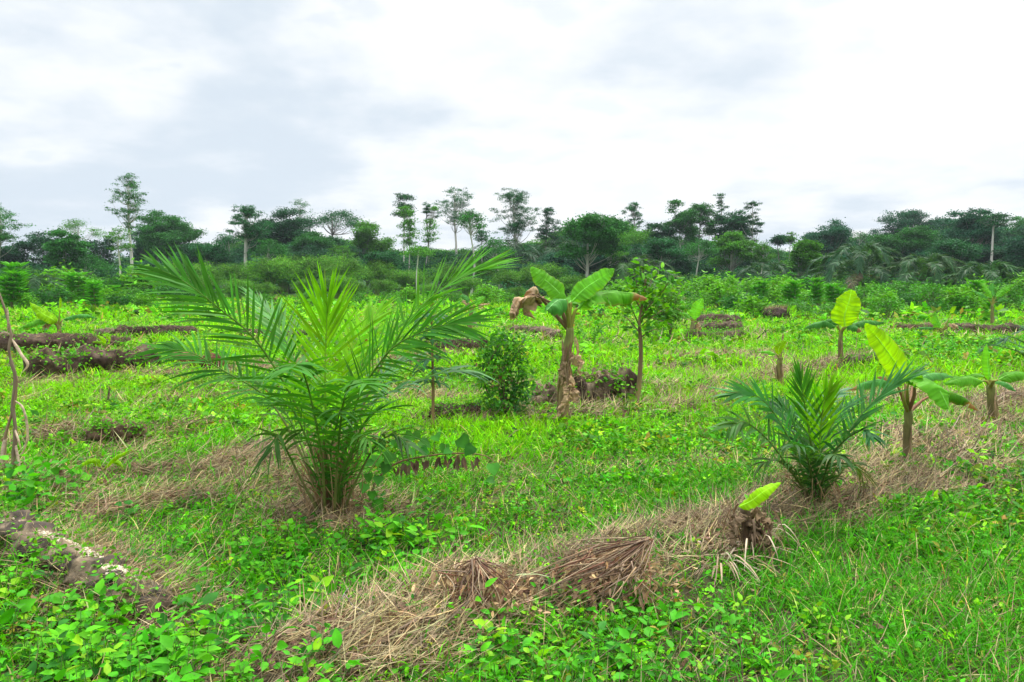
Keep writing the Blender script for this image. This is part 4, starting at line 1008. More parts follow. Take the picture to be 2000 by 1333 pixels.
# ================================================================ BANANA PLANTS
def banana_blade(mb, rib, C, W, col, hint, fold=.35, tear=0.0, wav=.02, ribcol=None, dry=0.0, prof=None, asym=0.0, drytip=0.0, crumple=0.0):
    """blade along curve C (n x 3); hint = rough upper-face normal"""
    n = 88; C = spl(C, n); T = unit(np.gradient(C, axis=0)); hint = unit(np.array(hint, float))
    S = unit(np.cross(T, np.tile(hint, (n, 1)))); N = np.cross(S, T)
    s = np.linspace(0, 1, n)
    w = W * .5 * np.clip(np.minimum((s / .16) ** .6, 1) * np.clip((1 - s) / .42, 0, 1) ** .68, 0.03, 1)
    m = 7
    cols = []; verts = []
    segid = np.cumsum(rs.rand(n) < tear * .52)
    off = rs.randn(segid.max() + 1) * (.35 if tear else 0); offs = off[segid]
    ph = rs.rand() * 6
    for side in (-1, 1):
        for q in range(m):
            v = q / (m - 1)
            ang = fold * v + offs * v * 1.2 + .10 * np.sin(s * 13 + ph + side) * v
            out = S * (side * np.cos(ang))[:, None] + N * (-np.sin(ang) + .10 * (1 - v))[:, None]
            P = C + out * (w * v)[:, None] + N * (wav * .45 * (np.sin(s * 27 + side * 2 + ph) + np.sin(s * 61 + ph)) * v ** 2)[:, None] + T * (v ** 1.6 * w * .18)[:, None]
            verts.append(P)
            st_ = 1 + .26 * (vn(s * 80, np.full(n, ph), 4) - .5) * 2 + .10 * (vn(s * 9, np.full(n, v * 3), 5) - .5)
            c = np.array(col)[None] * st_[:, None] * (1.12 if v < .08 else 1)
            e = np.clip((v - .86) / .14, 0, 1) * (.25 + .5 * vn(s * 12, np.full(n, side + 3.0), 6))
            e = np.clip(e * (.5 + dry * 2) + dry * sst(vn(s * 5, np.full(n, v * 2.0), 7), .5, .8), 0, 1)
            if drytip: e = np.maximum(e, sst(s + .12 * vn(s * 9, np.full(n, v * 4), 8), 1 - drytip, 1 - drytip * .6))
            c = c * (1 - e[:, None]) + np.array([.30, .17, .07]) * e[:, None]
            cols.append(c)
    V = np.stack(verts, 1)       # n, 2m, 3
    if crumple:
        q_ = V / W; V = V + W * crumple * (np.stack([fbm(q_[..., 0] * 3 + 9, q_[..., 2] * 3 + q_[..., 1] * 2, 101 + z_, 3) for z_ in range(3)], -1) - .5)
    k = 2 * m; i = np.arange(n - 1)[:, None] * k
    fs = []
    for side in range(2):
        j = side * m + np.arange(m - 1)[None]
        if side == 0: fs.append(np.stack([i + j, i + j + k, i + j + k + 1, i + j + 1], -1).reshape(-1, 4))
        else: fs.append(np.stack([i + j, i + j + 1, i + j + k + 1, i + j + k], -1).reshape(-1, 4))
    Fq = np.concatenate(fs)
    if tear:                                    # split the blade along the veins where it is torn
        brk = np.where(np.diff(segid) > 0)[0]
        keepm = np.ones(len(Fq), bool)
        row = Fq[:, 0] // k; vv = (Fq.min(1) % k) % m
        for b_ in brk:
            if rs.rand() < .75: keepm &= ~((row == b_) & (vv >= 2))
        Fq = Fq[keepm]
    mb.add(V.reshape(-1, 3), Fq, np.stack(cols, 1).reshape(-1, 3))
    rc = ribcol if ribcol is not None else np.array(col) * 1.3 + np.array([.06, .06, .03])
    Vr, Fr = tube(C - N * W * .012, np.linspace(W * .035, W * .008, n), 6); rib.add(Vr, Fr, rc)
GB = (.095, .320, .018); GBY = (.230, .500, .004); GBD = (.060, .220, .040); DRY = (.46, .31, .18)
def banana(px, py, stem, leavs, label, w0=.15, w1=.10, group='young banana plants in the field', stemcol=(.20, .14, .06), sheaths=4, cat='banana plant'):
    g = gp(px, py); D = g[1]; o = empty('banana_plant', g, label, cat, group)
    P = [g + [0, 0, -.04]] + [at(x, y, D + dz) for x, y, dz in stem]
    mb = MB(); n = 16; C = spl(P, n); tz = np.linspace(0, 1, n)
    V, Fq = tube(C, (w0 * (1 - tz) + w1 * tz) * .5 * (1 + .35 * np.exp(-tz * 9)), 14, .22, int(px))
    ht = np.clip((V[:, 2] - g[2]) / (C[-1][2] - g[2] + 1e-6), 0, 1)[:, None]
    sc = np.array(stemcol) * (1 - ht) + (np.array(stemcol) * .4 + np.array([.09, .13, .02])) * ht
    sc = sc * (.65 + .8 * fbm(V[:, 0] * 75 + V[:, 1] * 60, V[:, 2] * 11, 71, 3) ** 1.5)[:, None]
    mb.add(V, Fq, sc); mb.build('pseudostem', M_stem, o)
    for lf in leavs:
        kind = lf.get('k', 'g')
        pet = [at(x, y, D + dz) for x, y, dz in lf['pet']]; bl = [at(x, y, D + dz) for x, y, dz in lf['bl']]
        fm = MB(); rm = MB()
        col = {'g': GB, 'y': GBY, 'd': GBD, 'x': DRY}[kind]
        W_ = lf['w'] * D / F
        pc = {'x': (.16, .09, .04)}.get(kind, lf.get('pc', (.20, .20, .03)))
        banana_blade(fm, rm, bl, W_, np.array(col) * lf.get('v', 1.0), lf.get('n', (0, -.3, .9)), lf.get('fold', .3), lf.get('tear', 0), wav=lf.get('wav', .012) * D / 8 * W_ / .3, dry=lf.get('dry', 0), drytip=lf.get('dt', 0), ribcol=(.18, .11, .06) if kind == 'x' else None, crumple=.9 if kind == 'x' else .12)
        pp = spl([C[-2]] + pet + [bl[0]], 10); Vp, Fp = tube(pp, np.linspace(w1 * .30, W_ * .04, 10), 7); rm.add(Vp, Fp, pc)
        f = fm.build('dead_leaf' if kind == 'x' else 'leaf', M_dry if kind == 'x' else M_banana, o)
        if kind == 'x': f['label'] = 'withered brown leaf'
        r_ = rm.build('midrib', M_stem, o); r_.parent = f
    for i in range(sheaths):                   # dry hanging leaf sheaths wrapped round the stem
        t0 = .35 + .6 * rs.rand(); p0 = C[int(t0 * (n - 1))]; a = rs.rand() * 6.283 if i else -1.2
        d = np.array([math.cos(a), math.sin(a), 0]); R0 = w0 * .52
        h = (C[-1][2] - g[2]); L = h * (.3 + .35 * rs.rand()); m = 14
        fm = MB(); cc = []
        for q in range(m):
            u = q / (m - 1); cc.append(p0 + d * (R0 * (.95 + .55 * math.sin(u * 2.6))) + np.array([rs.randn() * .004, 0, -L * u]) + np.cross(d, [0, 0, 1]) * .05 * math.sin(u * 3 + i) * h)
        rm = MB(); banana_blade(fm, rm, cc[::3], w0 * (.14 + .24 * rs.rand()), np.array(DRY) * (.35 + .8 * rs.rand()), d + rs.randn(3) * .4, .5, .0, wav=.003, dry=.1)
        f = fm.build('dry_sheath', M_dry, o)
    return o
banana(1098, 822, [(1101, 740, 0), (1109, 680, 0), (1114, 640, 0)], [
    dict(pet=[(1113, 690, -.06)], bl=[(1114, 692, -.08), (1124, 700, -.1), (1133, 712, -.1), (1130, 730, -.08)], w=24, n=(.2, -.9, .3), fold=.5, k='x', v=1.1),
    dict(pet=[(1111, 722, -.06)], bl=[(1112, 730, -.09), (1113, 762, -.11), (1103, 792, -.12), (1082, 824, -.12)], w=20, n=(.2, -1, 0), fold=.4, k='x', v=1.25),
    dict(pet=[(1110, 742, -.06)], bl=[(1113, 748, -.08), (1122, 770, -.1), (1130, 792, -.1)], w=18, n=(-.2, -1, .1), fold=.5, k='x', v=.9),
    dict(pet=[(1104, 700, -.06)], bl=[(1102, 705, -.08), (1098, 728, -.09), (1097, 750, -.09)], w=14, n=(-.2, -1, .1), fold=.5, k='x', v=.75),
    dict(pet=[(1110, 610, 0)], bl=[(1103, 585, 0), (1082, 562, 0), (1056, 540, 0), (1036, 522, .02)], w=42, n=(.35, -.85, .45), fold=.1, k='g', v=1.05),
    dict(pet=[(1113, 615, 0)], bl=[(1116, 590, 0), (1140, 566, 0), (1172, 544, 0), (1201, 527, 0)], w=46, n=(-.3, -.8, .55), fold=.12, k='g', v=1.35),
    dict(pet=[(1122, 610, 0)], bl=[(1128, 603, 0), (1150, 582, 0), (1195, 572, .05), (1235, 573, .1), (1262, 584, .1)], w=56, n=(.1, -.55, .85), fold=.85, tear=.16, k='g', dry=.12, dt=.22),
    dict(pet=[(1108, 605, -.1)], bl=[(1106, 586, -.1), (1092, 586, -.28), (1080, 594, -.42), (1068, 606, -.55)], w=54, n=(.2, -.3, .95), fold=.95, k='d', v=1.2),
    dict(pet=[(1112, 610, .1)], bl=[(1112, 592, .1), (1120, 582, .3), (1130, 578, .5)], w=44, n=(0, -.5, .8), fold=.3, k='g'),
    dict(pet=[(1092, 600, .0), (1072, 590, 0)], bl=[(1062, 584, 0), (1042, 575, 0), (1034, 577, .05), (1018, 590, 0), (1008, 632, -.05)], w=52, n=(.3, -.75, .45), fold=1.0, tear=.06, k='x', wav=.09, v=1.05),
    dict(pet=[(1048, 572, .1)], bl=[(1046, 566, .1), (1048, 574, .1), (1056, 585, .1)], w=8, n=(0, -1, 0), fold=.8, k='x', v=.7),
], 'tallest banana plant, broad green leaves and one big dead brown leaf, beside rotten logs', .13, .10, sheaths=9, stemcol=(.24, .16, .075))
banana(1643, 712, [(1641, 672, 0), (1643, 648, 0)], [
    dict(pet=[(1646, 642, 0)], bl=[(1650, 640, 0), (1650, 615, -.05), (1658, 590, -.05), (1663, 566, 0)], w=49, n=(-.2, -1, .1), fold=-.12, k='y', v=1.05),
    dict(pet=[(1636, 640, 0)], bl=[(1632, 638, -.1), (1612, 628, -.2), (1590, 632, -.3), (1572, 641, -.4)], w=26, n=(0, -.2, 1), fold=1.0, k='d'),
    dict(pet=[(1638, 640, 0)], bl=[(1637, 634, 0), (1622, 624, .1), (1602, 630, .2)], w=26, n=(0, -.3, 1), fold=.8, k='d'),
    dict(pet=[(1650, 640, 0)], bl=[(1655, 637, 0), (1680, 629, .1), (1705, 627, .2), (1730, 631, .3)], w=26, n=(0, -.3, 1), fold=.8, k='d'),
    dict(pet=[(1650, 642, -.1)], bl=[(1656, 638, -.2), (1668, 636, -.4), (1684, 648, -.5)], w=26, n=(0, -.3, 1), fold=.9, k='d', dt=.2),
], 'banana plant with one upright yellow green leaf above drooping dark leaves, middle right', .11, .07, sheaths=2)
banana(1772, 908, [(1773, 850, 0), (1774, 800, 0)], [
    dict(pet=[(1770, 775, .1)], bl=[(1768, 750, .15), (1752, 715, .1), (1720, 668, 0), (1690, 632, 0)], w=54, n=(.25, -1, .15), fold=.06, k='y', v=1.15, pc=(.22, .12, .05)),
    dict(pet=[(1760, 770, 0)], bl=[(1752, 752, 0), (1720, 742, .1), (1690, 748, .2), (1655, 762, .3)], w=36, n=(0, -.4, .9), fold=.6, k='d', v=1.2, dt=.15, pc=(.20, .09, .04)),
    dict(pet=[(1785, 775, -.1)], bl=[(1786, 756, -.1), (1808, 742, -.3), (1832, 758, -.5), (1854, 798, -.6)], w=68, n=(.2, -.6, .75), fold=.35, k='g', v=1.15, pc=(.22, .12, .05)),
    dict(pet=[(1780, 770, .2)], bl=[(1782, 748, .3), (1810, 733, .5), (1840, 730, .7), (1862, 736, .9)], w=34, n=(0, -.4, .9), fold=.5, k='d', v=1.2, pc=(.2, .1, .04)),
    dict(pet=[(1792, 790, .1), (1805, 780, .15)], bl=[(1822, 772, .2), (1850, 766, .25), (1885, 778, .3), (1912, 802, .3)], w=40, n=(.1, -.5, .8), fold=.9, k='g', v=.75, dry=.2, dt=.25, tear=.1, pc=(.2, .09, .04)),
    dict(pet=[(1772, 765, -.1)], bl=[(1774, 748, -.1), (1786, 736, -.2), (1800, 732, -.4)], w=30, n=(0, -.5, .8), fold=.4, k='g'),
    dict(pet=[(1765, 780, -.1)], bl=[(1762, 752, -.05), (1742, 740, -.1), (1712, 736, -.1)], w=20, n=(0, -.5, .9), fold=.5, k='y', v=.7, dt=.3),
], 'near right banana plant with a long bright leaf pointing up left and reddish leaf stalks', .078, .065, sheaths=2, stemcol=(.19, .12, .06))
banana(1943, 828, [(1938, 790, 0), (1934, 752, 0)], [
    dict(pet=[(1934, 742, 0)], bl=[(1934, 746, 0), (1930, 720, 0), (1928, 695, 0), (1927, 672, 0)], w=22, n=(0, -1, 0), fold=.9, k='g', v=1.5),
    dict(pet=[(1928, 746, 0)], bl=[(1920, 745, 0), (1895, 738, 0), (1870, 741, 0), (1845, 750, 0)], w=36, n=(0, -.5, .9), fold=.5, k='g', dt=0, dry=.08),
    dict(pet=[(1928, 742, .1)], bl=[(1922, 736, .1), (1905, 730, .3), (1885, 736, .5)], w=26, n=(0, -.5, .9), fold=.5, k='g', v=.9),
    dict(pet=[(1944, 745, 0)], bl=[(1950, 742, 0), (1970, 732, 0), (1995, 729, 0), (2022, 736, 0)], w=34, n=(0, -.5, .9), fold=.6, k='g'),
    dict(pet=[(1940, 745, -.2)], bl=[(1946, 745, -.2), (1965, 748, -.4), (1985, 765, -.5)], w=20, n=(0, -.5, .9), fold=.6, k='d'),
], 'banana plant at the right edge with a rolled pale spear leaf standing straight up', .11, .085, sheaths=3)
banana(1524, 752, [(1522, 720, 0), (1524, 698, 0)], [
    dict(pet=[(1524, 692, 0)], bl=[(1522, 694, 0), (1521, 682, 0), (1527, 672, 0), (1536, 666, 0)], w=18, n=(-.3, -.8, .3), fold=.4, k='y', v=.8),
    dict(pet=[(1518, 694, 0)], bl=[(1515, 693, 0), (1500, 686, .1), (1480, 688, .2)], w=14, n=(0, -.3, .9), fold=.7, k='g', v=1.2),
    dict(pet=[(1527, 675, .1)], bl=[(1528, 668, .1), (1529, 660, .1), (1530, 652, .1)], w=5, n=(0, -1, 0), fold=.5, k='x', v=.6),
], 'short brown stemmed banana plant with small folded leaf at the end of a straw row', .10, .085, sheaths=4, stemcol=(.20, .11, .05))
banana(1351, 668, [(1351, 645, 0), (1353, 628, 0)], [
    dict(pet=[(1354, 624, 0)], bl=[(1355, 624, 0), (1358, 610, 0), (1365, 595, 0), (1372, 583, 0)], w=22, n=(-.3, -1, .2), fold=.1, k='g', v=1.5),
    dict(pet=[(1350, 624, 0)], bl=[(1348, 622, 0), (1338, 612, .2), (1322, 612, .3)], w=12, n=(0, -.3, .9), fold=.6, k='g'),
    dict(pet=[(1360, 628, 0)], bl=[(1362, 630, 0), (1366, 642, 0), (1368, 656, 0)], w=9, n=(0, -1, 0), fold=.7, k='x'),
], 'small banana plant with one upright green leaf beside dark rotting logs, far right of centre', .14, .1, sheaths=4, stemcol=(.26, .17, .10))
banana(1841, 668, [(1840, 655, 0), (1839, 646, 0)], [
    dict(pet=[(1838, 642, 0)], bl=[(1836, 641, 0), (1830, 626, 0), (1826, 609, 0)], w=24, n=(.5, -1, .1), fold=.4, k='g', v=1.2),
    dict(pet=[(1832, 642, 0)], bl=[(1826, 641, 0), (1806, 639, 0), (1787, 642, 0)], w=12, n=(0, -.3, .9), fold=.7, k='d'),
    dict(pet=[(1846, 640, 0)], bl=[(1850, 636, 0), (1865, 634, .1), (1882, 642, .2)], w=20, n=(0, -.3, .9), fold=.7, k='d'),
    dict(pet=[(1850, 640, 0)], bl=[(1854, 638, -.1), (1864, 636, -.1), (1872, 642, -.1)], w=12, n=(0, -.6, .5), fold=.7, k='x'),
    dict(pet=[(1850, 630, 0)], bl=[(1856, 612, 0), (1862, 604, 0), (1867, 598, 0)], w=8, n=(0, -.9, .3), fold=.3, k='y'),
], 'low banana plant with dark side leaves, right of the upright yellow green leaf plant', .12, .1, sheaths=2)
banana(117, 688, [(117, 660, 0), (114, 634, 0)], [
    dict(pet=[(112, 628, 0)], bl=[(112, 630, 0), (100, 622, -.1), (82, 612, -.1), (58, 590, 0)], w=24, n=(.2, -.8, .6), fold=.3, k='y', v=.9),
    dict(pet=[(108, 628, 0)], bl=[(102, 628, 0), (80, 625, -.1), (55, 633, -.2), (35, 643, -.2)], w=20, n=(0, -.4, .9), fold=.8, k='g'),
    dict(pet=[(120, 628, 0)], bl=[(124, 624, .1), (145, 616, .2), (168, 615, .3), (190, 622, .4)], w=18, n=(0, -.4, .9), fold=.8, k='d', v=1.3),
    dict(pet=[(105, 632, 0)], bl=[(100, 634, 0), (92, 634, 0), (84, 642, 0)], w=14, n=(0, -.7, .5), fold=.8, k='x'),
    dict(pet=[(116, 615, 0)], bl=[(116, 604, 0), (117, 590, 0), (117, 580, 0)], w=7, n=(0, -1, 0), fold=.8, k='y', v=.8),
], 'banana plant at left with a yellow leaf rising left, standing before a dark log', .12, .09, sheaths=3, stemcol=(.22, .13, .05))
banana(918, 656, [(919, 630, 0), (921, 606, 0)], [
    dict(pet=[(918, 600, 0)], bl=[(916, 600, 0), (908, 590, 0), (899, 590, 0)], w=9, n=(0, -.6, .6), fold=.8, k='x'),
    dict(pet=[(925, 598, 0)], bl=[(928, 596, 0), (938, 584, .1), (948, 580, .2)], w=16, n=(-.2, -.8, .5), fold=.3, k='g', v=1.2),
    dict(pet=[(918, 596, 0)], bl=[(916, 592, 0), (908, 580, .1), (898, 577, .2)], w=13, n=(.2, -.8, .5), fold=.3, k='d'),
    dict(pet=[(926, 600, 0)], bl=[(932, 598, 0), (945, 594, 0), (958, 593, 0)], w=8, n=(0, -.5, .8), fold=.7, k='x', v=1.2),
], 'small distant banana plant with two withered leaves, left of the tallest banana plant', .16, .13, sheaths=2)
banana(1938, 640, [(1938, 620, 0), (1938, 596, 0)], [
    dict(pet=[(1938, 588, 0)], bl=[(1938, 582, 0), (1928, 565, 0), (1915, 552, 0)], w=17, n=(.3, -.8, .5), fold=.3, k='g', v=1.2),
    dict(pet=[(1934, 590, 0)], bl=[(1930, 582, 0), (1914, 573, 0), (1898, 568, 0)], w=13, n=(0, -.5, .9), fold=.5, k='d', v=1.3),
    dict(pet=[(1942, 588, 0)], bl=[(1946, 580, 0), (1962, 566, 0), (1980, 556, 0)], w=15, n=(-.3, -.7, .6), fold=.4, k='g'),
    dict(pet=[(1940, 586, .1)], bl=[(1940, 578, .1), (1938, 565, .2), (1940, 552, .3)], w=15, n=(0, -.9, .3), fold=.4, k='d', v=1.3),
    dict(pet=[(1942, 592, 0)], bl=[(1948, 590, 0), (1960, 584, 0), (1972, 590, 0)], w=12, n=(0, -.5, .9), fold=.6, k='d'),
], 'distant banana plant rising over the shrubs near the right edge', .14, .1, sheaths=1)
for (px, py, lf, lab, kk) in (
    (201, 936, [[(203, 915), (225, 893), (258, 878)], [(198, 912), (180, 898), (145, 916)], [(208, 910), (222, 898), (240, 912)], [(201, 922), (196, 922), (192, 934)]], 'low yellow green banana sucker in the straw at left', 'y'),
    (207, 688, [[(206, 672), (200, 662), (190, 655)], [(205, 674), (196, 668), (178, 668)], [(209, 672), (212, 664), (208, 656)]], 'small banana sucker between the two left logs', 'y'),
    (1362, 664, [[(1364, 657), (1369, 649), (1378, 640)]], 'tiny yellow banana sucker in front of the dark logs', 'y'),
    (1458, 618, [[(1458, 611), (1450, 604), (1440, 606)], [(1460, 610), (1464, 604), (1470, 600)], [(1458, 610), (1452, 602), (1442, 597)]], 'tiny banana sucker with a yellow tip left of the round stump', 'y'),
    (405, 780, [[(402, 776), (406, 772), (412, 768)]], 'small pale yellow sprout in a dry tuft left of the large palm', 'y')):
    g = gp(px, py); big_ = py > 800
    banana(px, py, [(px + 1, py - (py - lf[0][0][1]) * .8, 0)], [dict(pet=[(a[0][0], a[0][1] + 1, 0)], bl=[(x, y, -.06 * i + (.05 * j if big_ else 0)) for i, (x, y) in enumerate(a)], w=(15 if big_ else 9 if py > 640 else 6), n=(.1 * j - .1, -.6, .7), fold=.5, k=kk, v=(.8 if j else 1.0)) for j, a in enumerate(lf)], lab, .035 if big_ else .05, .03, sheaths=0, stemcol=(.15, .16, .04), group='banana suckers')

# dead cut banana with one yellow leaf
g = gp(1462, 1085); D = g[1]
o = empty('dead_banana', g, 'collapsed dead banana stump with one bright yellow green leaf left on it', 'banana plant')
mb = MB(); C = spl([g, at(1462, 1040, D), at(1455, 990, D)], 10); V, Fq = tube(C, np.linspace(.05, .03, 10), 9, .3, 3); mb.add(V, Fq, (.13, .08, .045)); mb.build('pseudostem', M_stem, o)
fm = MB(); rm = MB(); banana_blade(fm, rm, [at(1443, 990, D - .05), at(1468, 978, D - .08), at(1495, 958, D - .08), at(1526, 942, D)], .095, np.array(GBY) * 1.1, (.1, -.6, .8), .35, wav=.007, dry=.2)
f = fm.build('leaf', M_banana, o); f['label'] = 'yellow green leaf'; r_ = rm.build('midrib', M_stem, o); r_.parent = f
def strips(o, base, n, L, cols, w=.014, hgt=.25, sx=1.0):
    mb = MB()
    for i in range(n):
        a = rs.rand() * 6.283; d = np.array([math.cos(a) * sx, math.sin(a), 0]); l = L * (.4 + .8 * rs.rand()); h = hgt * (.3 + .9 * rs.rand())
        p0 = base + d * .12 * rs.rand(); C = spl([p0, p0 + d * l * .35 + [0, 0, h], p0 + d * l * .75 + [0, 0, h * .7], p0 + d * l + [0, 0, .01]], 10)
        W_ = unit(np.cross(np.gradient(C, axis=0), rs.randn(3) * .5 + [0, 0, 1])) * w * (.5 + .8 * rs.rand()) * np.sin(np.linspace(.35, 2.9, 10))[:, None]
        V = np.stack([C - W_, C + W_], 1).reshape(-1, 3); i0 = np.arange(9)[:, None] * 2
        mb.add(V, np.hstack([i0, i0 + 1, i0 + 3, i0 + 2]), np.array(cols[rs.randint(len(cols))]) * (.7 + .5 * rs.rand()))
    return mb
for i in range(5):
    a = -2.2 + i * .75 + rs.rand() * .3; d = np.array([math.cos(a), math.sin(a) * .8, 0]); p0 = C[8 - i % 3]; L = .08 + .07 * rs.rand(); fm = MB(); rm = MB()
    banana_blade(fm, rm, [p0, p0 + d * L + [0, 0, -.01], p0 + d * L * 1.5 - [0, 0, .09], p0 + d * L * (1.5 + .5 * rs.rand()) - [0, 0, .17 + .05 * rs.rand()]], .07 + .04 * rs.rand(), np.array(DRY) * (.22 + .4 * rs.rand()), d + [0, 0, .5], .9, .1, wav=.02, crumple=1.0)
    fm.build('dead_leaf', M_dry, o)
for L_, n_, w_, c_ in ((.26, 36, .004, [(.50, .40, .28), (.34, .25, .16), (.2, .13, .08)]), (.16, 30, .006, [(.20, .13, .08), (.12, .08, .05)])):
    sb = strips(None, g + [0, 0, .10 if L_ < .2 else .02], n_, L_, c_, w_, .16); sb.build('dry_strips', M_dry, o)
g = gp(1405, 1100); mb = strips(None, g, 70, .32, [(.50, .40, .30), (.36, .26, .17), (.28, .2, .13)], .0045, .08)
tag(mb.build('dead_leaf_heap', M_dry, origin=g), 'heap of long pale curled dead leaves left of the collapsed banana stump', 'dead leaves')

# tall dead stalk at the left edge
g = gp(24, 925); D = g[1]
o = empty('dead_stalk', g, 'tall thin dead stalk with dry curling leaf strips at the left edge', 'dead plant')
mb = MB(); C = spl([g, at(31, 850, D), at(25, 790, D), at(30, 740, D), at(18, 690, D), at(21, 650, D), at(8, 600, D), at(-6, 560, D)], 40); V, Fq = tube(C, np.linspace(.021, .006, 40), 8, .45, 9); mb.add(V, Fq, np.array((.20, .145, .095)) * (.5 + fbm(V[:, 2] * 9, V[:, 0] * 9, 33, 3))[:, None])
C = spl([gp(14, 928), at(10, 860, D), at(28, 790, D), at(34, 735, D)], 16); V, Fq = tube(C, np.linspace(.018, .008, 16), 8, .4, 9); mb.add(V, Fq, (.24, .16, .09)); mb.build('stalk', M_stem, o)
for pts, w in (([(22, 660, 0), (40, 690, -.02), (54, 712, -.03), (42, 730, 0)], .035), ([(26, 780, 0), (46, 800, -.05), (54, 850, -.05), (42, 888, 0), (30, 885, .02)], .026), ([(26, 830, 0), (36, 860, -.05), (42, 880, 0)], .022),
               ([(22, 655, 0), (6, 650, 0), (-12, 664, 0)], .022), ([(14, 600, 0), (16, 630, -.02), (14, 655, 0)], .024), ([(28, 860, 0), (36, 900, -.05), (38, 922, -.08)], .03), ([(12, 850, 0), (4, 890, -.05), (8, 925, -.05)], .04), ([(46, 885, 0), (48, 905, 0), (50, 920, 0)], .016)):
    fm = MB(); rm = MB(); banana_blade(fm, rm, [at(x, y, D + dz) for x, y, dz in pts], w, np.array((.50, .38, .27)) * (.7 + .5 * rs.rand()), (.5, -.8, .2), .7, 0, wav=.004)
    fm.build('dry_leaf', M_dry, o)

# ================================================================ SMALL TREES AND BUSHES NEAR BY
def leafy_cluster(mb, P, n, sp, L, w, c, tpl='oval', droop=0.0, up=1.2):
    Q = P + rs.randn(n, 3) * sp; D_ = rdir(n, -droop, .5)
    leaves(mb, tpl, Q, D_, rdir(n, up), L * (.6 + .7 * rs.rand(n)), L * w, jit(c, n, .16, .08))
# leafy sapling
g = gp(1243, 795); D = g[1]; o = empty('sapling', g, 'slender leafy sapling with a yellowish stem right of the tallest banana plant', 'tree')
st = MB(); fo = MB(); C = spl([g, at(1249, 740, D), at(1252, 680, D), at(1249, 630, D), at(1256, 585, D), at(1262, 545, D)], 26)
V, Fq = tube(C, np.linspace(.042, .010, 26), 8, .15, 5); hz = np.clip((V[:, 2] - g[2]) / .5, 0, 1)[:, None]; st.add(V, Fq, np.array([.26, .24, .06]) * (1 - hz) + np.array([.17, .115, .055]) * hz)
for (pts, nlf) in (([(1250, 640), (1232, 600), (1216, 575)], 5), ([(1252, 620), (1275, 590), (1300, 570), (1330, 560)], 8), ([(1256, 600), (1245, 560), (1238, 535)], 5), ([(1258, 590), (1270, 555), (1283, 525)], 6),
                   ([(1256, 600), (1290, 575), (1310, 545), (1330, 540)], 7), ([(1250, 640), (1280, 615), (1310, 600), (1335, 610)], 7), ([(1250, 650), (1228, 625), (1212, 615)], 4), ([(1254, 610), (1236, 582), (1205, 585)], 5),
                   ([(1262, 560), (1256, 535), (1252, 518)], 4), ([(1250, 660), (1275, 645), (1295, 640)], 4), ([(1252, 630), (1262, 620), (1300, 630), (1320, 640)], 5)):
    Cb = spl([at(x, y, D + rs.randn() * .05 + .12 * i * rs.randn()) for i, (x, y) in enumerate(pts)], 10); V, Fq = tube(Cb, np.linspace(.012, .003, 10), 5); st.add(V, Fq, (.15, .11, .05))
    for q in range(int(nlf * 1.5)):
        p = Cb[int((.25 + .75 * rs.rand()) * 9)] + rs.randn(3) * .03; a = rs.rand() * 6.283; tw = p + np.array([math.cos(a) * .09, math.sin(a) * .09, .02 + .03 * rs.randn()])
        V, Fq = tube(spl([p, tw], 3), .002, 4); st.add(V, Fq, (.12, .15, .04)); n = 5
        leafy_cluster(fo, tw, n, .055, .115, .55, [(.10, .32, .012), (.16, .42, .010), (.06, .22, .02)][rs.randint(3)])
st.build('trunk', M_stem, o); fo.build('crown', M_weed, o)
g = gp(1310, 665); D = g[1]; o = empty('shrub', g, 'tall pale green bush behind the leafy sapling', 'shrub')
st = MB(); fo = MB()
for i in range(26):
    tx = 1290 + rs.randn() * 26; ty = 535 + rs.rand() * 95; C = spl([g, at(1308, 620, D + .1 * rs.randn()), at(tx, ty, D + rs.randn() * .4)], 8); V, Fq = tube(C, np.linspace(.02, .005, 8), 5); st.add(V, Fq, (.13, .11, .05))
    for t in (.6, .8, 1): leafy_cluster(fo, C[int(t * 7)], 14, .16, .14, .5, (.08, .22, .018))
st.build('stems', M_stem, o); fo.build('foliage', M_weed, o)
# vine covered bush
g = gp(985, 812); D = g[1]; o = empty('vine_bush', g, 'dark bushy shrub smothered in vines, left of the tallest banana plant', 'bush')
st = MB(); fo = MB(); dd = MB()
for i in range(9):
    tx = 985 + rs.randn() * 22; C = spl([g + rs.randn(3) * [.08, .08, 0], at(985 + rs.randn() * 18, 740, D + rs.randn() * .1), at(tx, 650 + 40 * rs.rand(), D + rs.randn() * .12)], 10); V, Fq = tube(C, np.linspace(.012, .004, 10), 5); st.add(V, Fq, (.13, .08, .05))
for i in range(150):
    t = rs.rand(); y = 652 + 150 * t; wx = np.interp(t, [0, .25, .6, 1], [22, 44, 52, 46]); x = 985 + (rs.rand() * 2 - 1) * wx; dz = rs.randn() * .17
    leafy_cluster(fo, at(x, y, D + dz), 12, .055, .062, .62, [(.045, .18, .018), (.07, .25, .014), (.03, .12, .02), (.11, .32, .012)][rs.choice(4, p=[.4, .25, .2, .15])], droop=.5)
for (x0_, y0_, x1_, y1_) in ((985, 770, 930, 790), (990, 780, 950, 806), (990, 775, 1045, 806), (985, 760, 1040, 775), (990, 690, 1038, 662), (990, 680, 1030, 645), (980, 740, 925, 752), (990, 730, 1040, 735), (975, 700, 940, 680), (1000, 790, 1020, 812)):
    frond_mesh(fo, st, [at(x0_, y0_, D - .1), at((x0_ + x1_) / 2, (y0_ + y1_) / 2 - 7, D - .22), at(x1_, y1_, D - .25)], 13, .09, .018, (.032, .14, .035), s0=.15, droop=.3, spread=(80, 55), fold=0, rach=.003)
for i in range(14): leafy_cluster(dd, at(975 + rs.randn() * 20, 690 + rs.rand() * 80, D - .2), 4, .04, .05, .5, (.18, .09, .05), droop=1)
